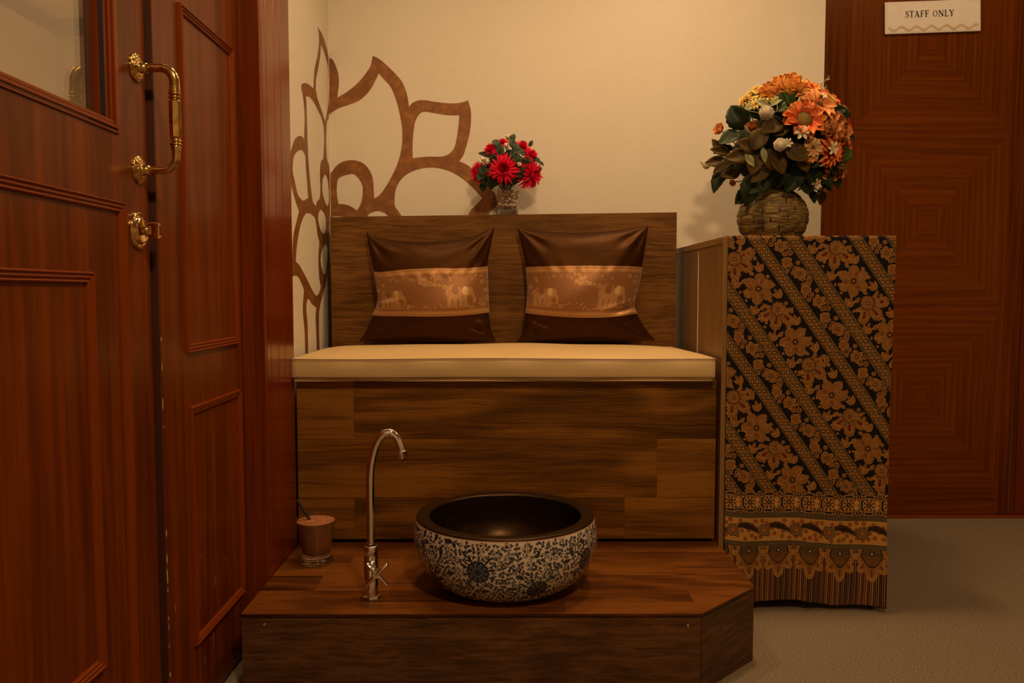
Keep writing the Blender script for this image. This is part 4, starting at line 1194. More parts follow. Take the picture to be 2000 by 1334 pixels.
def starleaf(X, Y, px, n=6, c=SOGA):
    r = np.hypot(X, Y); ph = np.arctan2(Y, X)
    out = 0.98 * (0.62 + 0.38 * np.abs(np.cos(n * ph / 2)) ** 0.7) + 0.035 * np.sin(ph * n * 7)
    w = px * 1.2
    yield r < out, GOLD
    yield r < out - w, SOGA2
    yield r < out - 1.7 * w, c
    yield (np.abs(np.sin(n * ph / 2 * 3)) < 0.10) & (r < out * 0.82) & (r > 0.28), SOGA2
    yield (np.abs(np.sin(n * ph / 2)) < 0.06) & (r < out * 0.7) & (r > 0.25), GOLD
    for k in range(3):
        a = k * 2 * PI / 3 + 0.4
        hx, hy = 0.48 * math.cos(a), 0.48 * math.sin(a)
        d = np.hypot(X - hx, Y - hy)
        yield d < 0.13, RED
        yield d < 0.13 - w, c
        yield d < 0.05, RED
    d = [np.hypot(X - 0.13 * math.cos(k), Y - 0.13 * math.sin(k)) for k in np.arange(0, 6.2, PI / 3)]
    m = np.minimum.reduce(d)
    yield r < 0.22, SOGA2
    yield m < 0.055, BK
    yield r < 0.05, CREAM

def tulip(X, Y, px):
    w = px * 1.2
    t = (Y + 1) / 2
    for s, sc in ((0, 1.0), (0.55, 0.8), (-0.55, 0.8)):
        c, q = math.cos(s), math.sin(s)
        x = X * c + (Y + 0.9) * q; y = -X * q + (Y + 0.9) * c
        tt = y / (1.9 * sc)
        half = 0.34 * np.sin(PI * np.clip(tt, 0, 1) ** 0.8)
        yield (np.abs(x) < half) & (tt > 0) & (tt < 1), GOLD
        yield (np.abs(x) < half - w) & (tt > 0.05) & (tt < 0.93), RED if s == 0 else SOGA
        yield (np.abs(x) < half - 2.4 * w) & (tt > 0.05) & (tt < 0.85), SOGA

def bead(X, Y, px, core=RED):
    r = np.hypot(X, Y) + 0.05 * np.cos(5 * np.arctan2(Y, X))
    yield r < 0.95, GOLD
    yield r < 0.95 - 1.0 * px, SOGA2
    yield r < 0.42, core
    yield r < 0.18, CREAM

def leafdrop(X, Y, px, edge=GOLD, fill=SOGA):
    t = np.clip((Y + 1) / 2, 0, 1)
    half = 0.55 * np.sin(PI * t ** 1.3)
    ins = (np.abs(X) < half) & (np.abs(Y) < 1)
    yield ins, edge
    yield (np.abs(X) < half - 1.1 * px) & (np.abs(Y) < 0.9), fill
    yield (np.abs(X) < 0.5 * px) & (np.abs(Y) < 0.75), SOGA2

def shell(X, Y, px):
    r = np.hypot(X, Y); ph = np.arctan2(X, Y)
    out = 0.92 + 0.07 * np.cos(8 * ph)
    yield r < out, GOLD
    yield r < out - 1.1 * px, SOGA
    y0 = Y + 0.75; q = np.arctan2(X, y0); rr = np.hypot(X, y0)
    yield (np.abs(np.sin(q * 5)) < 0.22) & (r < out - 2 * px) & (rr > 0.3), RED

def smallstar(X, Y, px, petals=6, fill=SOGA, edge=GOLD, dots=BK):
    r = np.hypot(X, Y); ph = np.arctan2(Y, X)
    out = 0.58 + 0.40 * np.abs(np.cos(petals * ph / 2)) ** 0.8
    yield r < out, edge
    yield r < out - 0.9 * px, fill
    m = np.minimum.reduce([np.hypot(X - 0.22 * math.cos(k), Y - 0.22 * math.sin(k)) for k in np.arange(0, 6.2, 2 * PI / 5)])
    yield m < 0.10, dots
    yield r < 0.08, CREAM

def batik():
    W, H = 420.0, 935.0
    c = Cloth(W, H, 0.95, BK)
    U, V = c.U, c.V
    ca, sa = 0.810, 0.587
    p = ca * U - sa * V                      # across the stripes
    t = sa * U + ca * V                      # along the stripes
    PER = 205.5
    q = (p - 34.0) % PER                     # 0-28 lattice, 28-78 vine, 78-106 lattice, 106-205 big flowers
    band_end = 650.0
    top = V < band_end
    rs = np.random.default_rng(3)
    # big flower stripes
    for k in range(-6, 6):
        base = 34.0 + 106 + 49.75 + k * PER
        for j in range(-3, 16):
            tt = j * 82.0 + 30 + (k % 2) * 41
            pp = base
            cx = ca * pp + sa * tt; cy = -sa * pp + ca * tt
            if not (-60 < cx < W + 60 and -60 < cy < band_end + 60): continue
            if j % 2 == 0:
                rot = (-0.9 if (j // 2) % 2 == 0 else 0.1) + 0.12 * rs.standard_normal()
                c.shape(cx, cy, 41, rot, fan)
            else:
                c.shape(cx, cy, 40, 0.5 + rs.random(), starleaf)
            # tendrils, buds and drops beside each bloom
            for s in (-1, 1):
                ux = ca * (pp + s * 33) + sa * (tt + 37); uy = -sa * (pp + s * 33) + ca * (tt + 37)
                if s > 0: c.shape(ux, uy, 15, -0.7 if j % 2 else -0.3, lambda X, Y, px: tulip(X, -Y, px))
                else: c.shape(ux - 3, uy + 2, 16, 0.35, lambda X, Y, px: tulip(X, -Y, px))
            for m in range(6):
                a = m / 5
                bp = pp + 40 - 18 * math.sin(PI * a) - 4; bt = tt - 12 + 26 * a
                c.shape(ca * bp + sa * bt, -sa * bp + ca * bt, 4.6, 0.9 + m, lambda X, Y, px: bead(X, Y, px, SOGA2))
                bp = pp - 42 + 14 * math.sin(PI * a); bt = tt - 20 + 26 * a
                c.shape(ca * bp + sa * bt, -sa * bp + ca * bt, 4.6, 0.2 + m, leafdrop)
            ux = ca * (pp - 18) + sa * (tt + 45); uy = -sa * (pp - 18) + ca * (tt + 45)
            c.shape(ux, uy, 9, 0.7, leafdrop)
            ux = ca * (pp + 8) + sa * (tt + 41); uy = -sa * (pp + 8) + ca * (tt + 41)
            c.shape(ux, uy, 8, 2.2, leafdrop)
    # vine stripes: clear the stripe, then draw
    vine = (q > 28) & (q < 78)
    c.img[vine] = BK
    c.clip = vine
    for k in range(-6, 6):
        base = 34.0 + 28 + 25 + k * PER
        for j in range(-60, 150):
            tt = j * 6.5
            pp = base + 11 * math.sin(tt * 2 * PI / 85.0)
            cx = ca * pp + sa * tt; cy = -sa * pp + ca * tt
            if -20 < cx < W + 20 and -20 < cy < band_end + 20:
                c.shape(cx, cy, 2.8, 0.3, leafdrop)
                for s in (-1, 1):
                    if (j + (s > 0)) % 2: continue
                    bp = pp + s * 8.5; bt = tt + 2
                    c.shape(ca * bp + sa * bt, -sa * bp + ca * bt, 5.6, 0, bead)
        for j in range(-4, 13):
            tt = j * 85.0 + 12
            for fnn, dp, dt, R in ((smallstar, 3, 0, 17), (shell, -7, 42, 13), (lambda X, Y, px: smallstar(X, Y, px, 5), 15, 60, 6), (lambda X, Y, px: bead(X, Y, px, BK), 13, 28, 7)):
                bp = base + dp; bt = tt + dt
                cx = ca * bp + sa * bt; cy = -sa * bp + ca * bt
                if -25 < cx < W + 25 and -25 < cy < band_end + 25: c.shape(cx, cy, R, 0.4, fnn)
    c.clip = np.ones_like(vine)
    # lattice stripes of interlaced circles
    for q0 in (0.0, 78.0):
        lat = (q >= q0) & (q < q0 + 28)
        u0 = (59.5 if q0 == 0 else 155.5)
        base_h = np.round((U - 0.725 * V - u0) / 253.7) * 253.7 + u0
        s = (U - base_h) / 11.85; r_ = V / 16.35
        d = np.stack([np.hypot((s % 1) - 0.5 - ox, (r_ % 1) - 0.5 - oy) for ox in (-1, 0, 1) for oy in (-1, 0, 1)])
        best = np.abs(d - 0.7071).min(0); cnt = (d < 0.7071).sum(0)
        c.img[lat] = SOGA
        c.img[lat & (cnt >= 2)] = (0.46, 0.27, 0.085)
        cell = np.maximum(np.abs(s % 1 - 0.5), np.abs(r_ % 1 - 0.5))
        c.img[lat & (cell < 0.30)] = SOGA2
        c.img[lat & (cell < 0.21)] = (0.37, 0.17, 0.04)
        c.img[lat & (best < 0.050)] = BK
        e = np.minimum(np.abs(q - q0), np.abs(q - q0 - 28))
        c.img[(e < 1.5)] = DRAB
        c.img[(e > 1.5) & (e < 2.4)] = BK
    # ---- borders
    def rows(v0, v1): return (V >= v0) & (V < v1)
    def fill(v0, v1, col): c.img[rows(v0, v1)] = col
    v = band_end
    # rosette border
    fill(v, v + 53, BK); fill(v, v + 1.5, GOLD); fill(v + 51.5, v + 53, GOLD)
    c.clip = rows(v, v + 52.5)
    cy = v + 26.5
    def octo(X, Y, px):
        ph = np.arctan2(Y, X); r = np.hypot(X, Y * 0.86) * (1 + 0.04 * np.cos(8 * ph))
        yield r < 0.98, SOGA2
        yield r < 0.90, CREAM
        yield r < 0.86, BK
        yield r < 0.66, CREAM
        yield r < 0.61, SOGA2
        yield (r < 0.56) & (np.abs(np.sin(4 * ph)) < 0.42), CREAM
        yield (r < 0.46) & (np.abs(np.cos(4 * ph)) < 0.25), RED
        yield r < 0.2, BK
        yield r < 0.07, CREAM
    def clover(X, Y, px):
        m = np.minimum.reduce([np.hypot(np.abs(X) - 0.42, np.abs(Y) - 0.42)])
        yield m < 0.52, SOGA2
        yield m < 0.44, GOLD
        yield (np.abs(X) < 0.03) | (np.abs(Y) < 0.03) & (np.abs(X) < 0.8), SOGA2
    def palmette(X, Y, px):
        r = np.hypot(X, Y); ph = np.arctan2(X, Y)
        yield (r < 1), RED
        yield (r < 0.92), CREAM
        yield (r < 0.84), BK
        yield (r < 0.75) & (np.abs(np.sin(ph * 4)) < 0.42) & (r > 0.2), CREAM
    for k in range(-1, 10):
        x = 14 + k * 51.5
        c.shape(x, cy, 25, 0, octo)
        for s in (-1, 1):
            c.shape(x + 25.7, cy + s * 29, 17, 0, palmette)
            for s2 in (-1, 1):
                c.shape(x + s2 * 15, cy + s * 19, 8, s * s2 * 0.9, lambda X, Y, px: leafdrop(X, Y, px, CREAM, RED))
        c.shape(x + 25.7, cy, 14.5, 0, clover)
    # chains
    def chain(v0, v1):
        fill(v0, v1, BK)
        c.img[rows(v0, v0 + 1.2) | rows(v1 - 1.2, v1)] = DRAB
        c.clip = rows(v0 + 1.5, v1 - 1.5)
        n = int(W / 8.5) + 2
        for k in range(n):
            def loop(X, Y, px):
                r = np.hypot(X, Y)
                yield (r < 0.95), (0.30, 0.23, 0.12)
                yield (r < 0.95 - 1.1 * px), BK
                yield (r < 0.35), (0.30, 0.23, 0.12)
            c.shape(k * 8.5, (v0 + v1) / 2, 5.2, 0, loop)
    chain(v + 53, v + 67)
    # yellow border with sprigs
    y0, y1 = v + 67, v + 127
    fill(y0, y1, (0.60, 0.34, 0.09)); c.clip = rows(y0, y1)
    rs = np.random.default_rng(9)
    pts = []
    for _ in range(900):
        x, y = rs.uniform(0, W), rs.uniform(y0 + 5, y1 - 5)
        if all((x - a) ** 2 + (y - b_) ** 2 > 150 for a, b_ in pts): pts.append((x, y))
    for x, y in pts:
        c.shape(x, y, 6.0, rs.random() * 3, lambda X, Y, px: smallstar(X, Y, px, 5, (0.32, 0.06, 0.018), (0.20, 0.035, 0.012), (0.60, 0.34, 0.09)))
    for k in range(-1, 6):
        x0 = 20 + k * 85.0
        spine = [(x0 + 14 + 58 * s, y0 + 20 + 18 * (s ** 1.5) + 5 * math.sin(s * 3.1) * -1) for s in np.linspace(0, 1, 13)]
        for i, (x, y) in enumerate(spine):
            dx, dy = (spine[min(i + 1, 12)][0] - spine[max(i - 1, 0)][0], spine[min(i + 1, 12)][1] - spine[max(i - 1, 0)][1])
            an = math.atan2(dy, dx)
            for s in (-1, 1):
                L = 7.5 * (1 - abs(i / 12 - 0.35) * 0.8)
                ang = an + s * 0.85
                lx, ly = x + math.cos(ang) * L * 0.8, y + math.sin(ang) * L * 0.8
                c.shape(lx, ly, L, ang - PI / 2, lambda X, Y, px: leafdrop(X, -Y * 1.0, px, (0.03, 0.022, 0.012), BK))
        for i in range(12):
            c.shape((spine[i][0] + spine[i + 1][0]) / 2, (spine[i][1] + spine[i + 1][1]) / 2, 3.0, 0, lambda X, Y, px: iter([(np.hypot(X * 0.8, Y * 2.2) < 0.9, BK)]))
        def octflower(X, Y, px):
            ph = np.arctan2(Y, X); r = np.hypot(X, Y * 1.0) * (1 + 0.05 * np.cos(8 * ph))
            yield r < 0.98, (0.08, 0.055, 0.025)
            yield r < 0.82, (0.30, 0.22, 0.11)
            yield r < 0.66, (0.05, 0.03, 0.015)
            yield r < 0.58, SOGA
            yield (r < 0.42) & (np.abs(np.cos(2.5 * ph)) > 0.5), (0.32, 0.07, 0.025)
            yield r < 0.12, CREAM
        c.shape(x0, y0 + 32, 16.5, 0, octflower)
    chain(y1, y1 + 13)
    # hem: stripes with hanging pointed medallions
    h0 = y1 + 13
    hem = rows(h0, H + 5)
    sidx = np.floor(U / 2.35).astype(int) % 6
    pal = np.array([SOGA, BK, (0.40, 0.27, 0.13), BK, (0.24, 0.045, 0.02), BK])
    c.img[hem] = pal[sidx[hem]]
    c.clip = hem
    for k in range(-1, 7):
        x = 64 + k * 80.0 - 80
        sl = c.win(x, h0 + 50, 75)
        if sl is None: continue
        X = (U[sl] - x) / 40.0; Y = (V[sl] - h0) / 40.0
        ph = np.arctan2(X, Y - 0.55); r = np.hypot(X, Y - 0.55)
        out = np.where(Y < 0.9, 1.02, 0.98 + 0.0 * X) + 0.10 * np.cos(ph * 11)
        low = 1.52 * (0.62 + 0.38 * np.abs(np.cos(ph * 3.9)) ** 0.8) * (1 - 0.25 * np.abs(ph))
        R = np.where(Y - 0.55 > 0.2, np.maximum(low, 0.5), np.minimum(out, 1.4))
        ins = (r < R) | ((Y < 0.85) & (np.abs(X) < 0.98) & (Y > -0.1) & (np.abs(np.abs(X) - 1) > 0.05 + 0.12 * np.abs(np.sin((Y) * 7))))
        m = c.clip[sl]
        im = c.img[sl]
        im[m & ins] = GOLD
        R2 = R - 0.06
        ins2 = (r < R2) | ((Y < 0.80) & (np.abs(X) < 0.90) & (Y > -0.1))
        im[m & ins2] = SOGA
        im[m & ins2 & (r < R - 0.16) & (np.abs(r - (R - 0.2)) < 0.03)] = GOLD
        im[m & ins2 & (np.abs(np.sin(ph * 8)) < 0.3) & (r > 0.66) & (r < R * 0.8)] = RED
        hx = 0.62 * np.sqrt(np.clip(1 - ((Y - 0.42) / 0.75) ** 2, 0, 1)) * np.clip(1.2 - 0.55 * Y, 0.2, 1.0)
        hr = (np.abs(X) < hx + 0.05) & (Y > 0.02) & (Y < 1.17)
        im[m & hr] = BK
        hr2 = (np.abs(X) < hx - 0.02) & (Y > 0.08) & (Y < 1.10)
        g = 0.115
        yy = Y / g; xx = X / g + 0.5 * (np.floor(yy) % 2)
        sc = np.abs(np.hypot(xx % 1 - 0.5, yy % 1) - 0.55) > 0.16
        im[m & hr2 & sc] = DRAB
        im[m & hr2 & sc & (Y > 0.35)] = SOGA
        im[m & (np.hypot(X / 0.13, (Y - 0.28) / 0.16) < 1)] = BK
        im[m & (np.hypot(X / 0.06, (Y - 0.28) / 0.09) < 1)] = CREAM
    c.img[rows(H - 2.2, H + 1)] = BK
    return c

def attach(me, img_flat):
    ca_ = me.color_attributes.new('dye', 'FLOAT_COLOR', 'POINT')
    buf = np.ones((img_flat.shape[0], 4), np.float32)
    buf[:, :3] = img_flat
    ca_.data.foreach_set('color', buf.ravel())

def grid_mesh(name, X, Y, Z, img, U, V, mat, parent=None, closed=False, flip=False, loc=(0, 0, 0)):
    ny, nx = X.shape
    co = np.stack([X, Y, Z], -1).reshape(-1, 3) - np.array(loc)
    idx = np.arange(ny * nx).reshape(ny, nx)
    if closed: idx = np.concatenate([idx, idx[:, :1]], 1)
    f = np.stack([idx[:-1, :-1], idx[1:, :-1], idx[1:, 1:], idx[:-1, 1:]], -1).reshape(-1, 4)
    if flip: f = f[:, ::-1]
    me = bpy.data.meshes.new(name)
    n = len(f)
    me.vertices.add(len(co)); me.loops.add(n * 4); me.polygons.add(n)
    me.vertices.foreach_set('co', co.astype(np.float32).ravel())
    me.loops.foreach_set('vertex_index', f.ravel().astype(np.int32))
    me.polygons.foreach_set('loop_start', np.arange(0, n * 4, 4, dtype=np.int32))
    me.polygons.foreach_set('loop_total', np.full(n, 4, dtype=np.int32))
    me.polygons.foreach_set('use_smooth', np.ones(n, bool))
    me.update(calc_edges=True)
    uvl = me.uv_layers.new(name='UVMap')
    uvv = np.stack([U, V], -1).reshape(-1, 2)[f.ravel()]
    uvl.data.foreach_set('uv', uvv.astype(np.float32).ravel())
    attach(me, img.reshape(-1, 3))
    me.materials.append(mat)
    me.validate()
    o = bpy.data.objects.new(name, me)
    COL.objects.link(o)
    if parent is not None: o.parent = parent
    return o

# --- the cloth over the counter
cb = batik()
Un, Vn = cb.U / 1000, cb.V / 1000
nrow = 26                                     # the part lying on the counter top
vt = np.linspace(-0.33, 0, nrow, endpoint=False)
Ua = np.concatenate([np.repeat(Un[:1], nrow, 0), Un]); Va = np.concatenate([np.repeat(vt[:, None], Un.shape[1], 1), Vn])
k0 = np.clip((-Va) / 0.205 * 0 , 0, 1)
img = np.concatenate([cb.img[(np.clip((np.abs(vt) * 1000 / cb.h * (cb.ny - 1)).astype(int), 0, cb.ny - 1))], cb.img])
vpos = np.clip(Va, 0, None)
f = np.clip(vpos / 0.93, 0, 1)
crease = np.exp(-((Ua - 0.258) / 0.016) ** 2)
amp = np.clip((f - 0.45) / 0.55, 0, 1) ** 1.5
yy = 2.0235 - 0.0015 * np.sin(Ua * 21 + 1) * f - amp * (0.010 * np.sin(Ua * 31 + 0.6) + 0.010 * np.sin(Ua * 14 + 2.0) + 0.004) + 0.014 * crease * amp
yy = yy - 0.0015 * np.sin(Ua * 60 + Va * 8) * f * 0.5
yy = np.minimum(yy, 2.0262)
xx = 0.5520 + Ua + 0.0015 * np.sin(Va * 24) * (Ua / 0.42) * f - 0.010 * f * (Ua / 0.42)
xx = np.where(Va < 0, 0.5520 + Ua, xx)
zz = 0.9555 - vpos - 0.010 * (Ua / 0.42) * f + 0.004 * np.sin(Ua * 30 + 2.2) * amp + 0.0115 * f * (1 - Ua / 0.42)
# round over the front edge
rr = 0.004
on_top = Va < -rr
ang = np.clip((Va + rr) / (2 * rr), 0, 1) * PI / 2
edge = (Va >= -rr) & (Va <= rr)
yy = np.where(on_top, 2.0262 - rr * 0 + (-Va), yy)
yy = np.where(edge, 2.0262 + rr - rr * np.sin(ang), yy)
zz = np.where(edge, 0.9555 - rr + rr * np.cos(ang), zz)
zz = np.where(on_top, 0.9555, zz)
zz = np.where(Va > rr, zz, zz)
cloth = grid_mesh('batik_cloth', xx, yy, zz, img, Ua, Va, M['batik'], loc=(0.76, 2.03, 0.9))
cloth.location = (0.76, 2.03, 0.9)
so = cloth.modifiers.new('thickness', 'SOLIDIFY'); so.thickness = 0.0011; so.offset = 1.0
tag(cloth, 'black and gold batik cloth with diagonal flower stripes hanging over the counter front', 'cloth')

# --- painted basin wall
def bowl_pattern():
    s = 0; arc = [0.0]
    for a_, b_ in zip(pr, pr[1:]):
        s += (b_ - a_).length; arc.append(s)
    total = s * 1000
    W = 2 * PI * 203
    c = Cloth(W, total, 0.85, (0.62, 0.53, 0.41))
    DK = (0.007, 0.010, 0.024); MID = (0.030, 0.050, 0.10); LT = (0.16, 0.17, 0.19)
    rs = np.random.default_rng(5)
    def leaf(X, Y, px):
        t = np.clip((Y + 1) / 2, 0, 1); half = 0.52 * np.sin(PI * t ** 1.4) * (1 + 0.22 * np.sin(Y * 14))
        yield (np.abs(X - 0.15 * np.sin(2 * Y)) < half) & (np.abs(Y) < 1), DK
        yield (np.abs(X - 0.15 * np.sin(2 * Y)) < half - 1.5 * px) & (np.abs(Y) < 0.6) & (X > 0), MID
    def trefoil(X, Y, px):
        r = np.hypot(X, Y); ph = np.arctan2(Y, X)
        o = 0.35 + 0.6 * np.abs(np.cos(1.5 * ph)) ** 1.6 + 0.06 * np.sin(9 * ph)
        yield r < o, DK
        yield (r < o - 2.6 * px) & (np.abs(np.sin(1.5 * ph)) < 0.35) & (r > 0.18), MID
    def spray(X, Y, px):
        # a curving stem carrying pointed leaflets
        xs = 0.35 * np.sin(1.6 * Y)
        yield (np.abs(X - xs) < 0.55 * px) & (np.abs(Y) < 0.98), DK
        for k, (yc, sd) in enumerate(((-0.55, 1), (-0.25, -1), (0.1, 1), (0.4, -1), (0.85, 0))):
            cx_ = 0.35 * math.sin(1.6 * yc) + sd * 0.30
            an = sd * 0.9
            u = (X - cx_) * math.cos(an) - (Y - yc) * math.sin(an) if sd else (X - cx_)
            w_ = (X - cx_) * math.sin(an) + (Y - yc) * math.cos(an) if sd else (Y - yc) + 0.1
            half = 0.20 * np.clip(1 - (w_ / 0.34) ** 2, 0, 1) * (1 + 0.35 * np.sin(w_ * 22))
            yield np.abs(u) < half, DK
            yield (np.abs(u) < half - 1.3 * px) & (u > 0), MID
    def curl(X, Y, px):
        r = np.hypot(X, Y); ph = np.arctan2(Y, X)
        k = (r - 0.10 - 0.62 * ((ph / (2 * PI)) % 1))
        k2 = np.abs((k + 0.31) % 0.62 - 0.31)
        yield (k2 < 0.8 * px) & (r < 0.92), DK
        yield (r < 0.24), DK
    def flower(X, Y, px):
        r = np.hypot(X, Y); ph = np.arctan2(Y, X)
        o = 0.86 + 0.12 * np.abs(np.cos(5 * ph)) + 0.03 * np.sin(30 * ph)
        yield r < o, DK
        loc = np.hypot((r - 0.62) / 0.22, np.sin(5 * (ph)) / 0.80)
        loc = np.where(np.cos(5 * ph) ** 2 > 0, loc, 9)
        yield (loc < 1), MID
        yield (loc < 0.78) & (loc > 0.5), LT
        yield (np.abs(np.sin(5 * ph)) > 0.93) & (r > 0.36), DK
        yield (np.abs(r - 0.34) < 0.035), LT
        yield (r < 0.26), DK
        yield (r < 0.2) & (np.abs(np.sin(4 * ph)) < 0.4), MID
    def line(pts, w, col=DK):
        for (x0, y0), (x1, y1) in zip(pts, pts[1:]):
            d = max(1, int(math.hypot(x1 - x0, y1 - y0) / 0.7))
            for k in range(d):
                x = x0 + (x1 - x0) * k / d; y = y0 + (y1 - y0) * k / d
                c.shape(x % W, y, w, 0, lambda X, Y, px: iter([(np.hypot(X, Y) < 1, col)]))
    taken = []
    def free(x, y, r):
        return all(min(abs(x - a), W - abs(x - a)) ** 2 + (y - b_) ** 2 > (r + q) ** 2 for a, b_, q in taken)
    n = 10
    fl = []
    for k in range(n):
        x = (693.0 + k * W / n) % W; y = total * (0.68 if k % 2 == 0 else 0.45)
        fl.append((x, y)); taken.append((x % W, y, 25))
    # scrolling stems between blooms
    for k in range(n):
        (x0, y0), (x1, y1) = fl[k], fl[(k + 1) % n]
        if x1 < x0: x1 += W
        d = y1 - y0
        pts = [(x0 + (x1 - x0) * s, y0 + d * s + 42 * math.sin(PI * s) * (1 if k % 2 else -1) * 0.9) for s in np.linspace(0, 1, 26)]
        line(pts, 0.95)
        pts2 = [(x0 + (x1 - x0) * s, y0 + d * s - 48 * math.sin(PI * s) * (1 if k % 2 else -1)) for s in np.linspace(0.1, 0.9, 20)]
        line(pts2, 0.85)
    cands = 0
    for R, fn, tries in ((13, spray, 700), (11, leaf, 900), (8.0, curl, 1500), (9.5, spray, 1500), (8.0, leaf, 2500), (6.0, curl, 3500), (6.0, leaf, 4500), (4.4, trefoil, 4000), (4.0, curl, 6000), (3.6, leaf, 7000)):
        for _ in range(tries):
            x, y = rs.uniform(0, W), rs.uniform(2, total - 7)
            if free(x, y, R * 0.66):
                taken.append((x, y, R * 0.66))
                c.shape(x, y, R * 1.06, rs.random() * 6.28, fn)
    for x, y in fl:
        c.shape(x % W, y, 25.5, rs.random(), flower)
    c.img[c.V > total - 2.0] = (0.40, 0.24, 0.14)
    return c, arc
bc, arc = bowl_pattern()
th = bc.U[0] / bc.w * 2 * PI
th = th[:-1]
im = bc.img[:, :-1]
av = bc.V[:, 0] / 1000
rr_ = np.interp(av, arc, [p[0] for p in pr]); zr_ = np.interp(av, arc, [p[1] for p in pr])
TH, RR = np.meshgrid(th, rr_); _, ZZ = np.meshgrid(th, zr_)
# theta measured so the seam sits at the back
X = BX + RR * np.sin(TH + PI); Y = BY + RR * np.cos(TH + PI) * -1 * -1
X = BX + RR * np.sin(TH); Y = BY + RR * np.cos(TH); Z = DZ + ZZ
grid_mesh('body', X, Y, Z, im, bc.U[:, :-1] / 1000, bc.V[:, :-1] / 1000, M['porcelain'], basin, closed=True, flip=False, loc=(BX, BY, DZ))
g = MB(); g.lathe([(0.0005, DZ + 0.001), (0.112, DZ + 0.0005), (0.113, DZ + 0.0003)], 64, (BX, BY, 0)); g.build('foot', M['glaze'], basin)

# ================================================================== PILLOWS
PILLOW_A = {'top': [(-0.1886, 0.3258), (-0.1533, 0.3089), (-0.0736, 0.2982), (0.0107, 0.2966), (0.095, 0.3043), (0.1564, 0.3242), (0.1947, 0.3442)], 'bottom': [(-0.207, 0.0008), (-0.1042, 0.0023), (0.0, -0.0008), (0.1027, -0.0008), (0.1978, -0.0008)], 'left': [(-0.1886, 0.3258), (-0.1778, 0.2644), (-0.1656, 0.2139), (-0.1579, 0.1725), (-0.1518, 0.1341), (-0.1533, 0.1096), (-0.164, 0.0851), (-0.1855, 0.0345), (-0.207, 0.0008)], 'right': [(0.1947, 0.3442), (0.184, 0.2874), (0.1732, 0.2338), (0.1732, 0.1878), (0.1748, 0.1418), (0.1763, 0.0958), (0.1824, 0.0422), (0.1978, -0.0008)]}
PILLOW_B = {'top': [(-0.2008, 0.3396), (-0.141, 0.3304), (-0.0491, 0.3242), (0.0429, 0.3258), (0.1196, 0.335), (0.1932, 0.3457)], 'bottom': [(-0.2039, -0.0008), (-0.095, 0.0008), (0.0046, 0.0008), (0.1042, 0.0008), (0.21, 0.0038)], 'left': [(-0.2008, 0.3396), (-0.187, 0.2874), (-0.1748, 0.2261), (-0.1686, 0.1648), (-0.1702, 0.1188), (-0.1763, 0.0728), (-0.184, 0.0268), (-0.2039, -0.0008)], 'right': [(0.1932, 0.3457), (0.184, 0.2874), (0.1732, 0.2261), (0.1625, 0.1725), (0.1502, 0.1265), (0.1472, 0.1035), (0.161, 0.0728), (0.184, 0.0345), (0.21, 0.0038)]}

def sample(chain, n):
    ch = catmull(chain, n=8, sharp=60)
    d = [0.0]
    for a_, b_ in zip(ch, ch[1:]): d.append(d[-1] + (b_ - a_).length)
    s = np.linspace(0, d[-1], n)
    return np.interp(s, d, [p[0] for p in ch]), np.interp(s, d, [p[1] for p in ch])

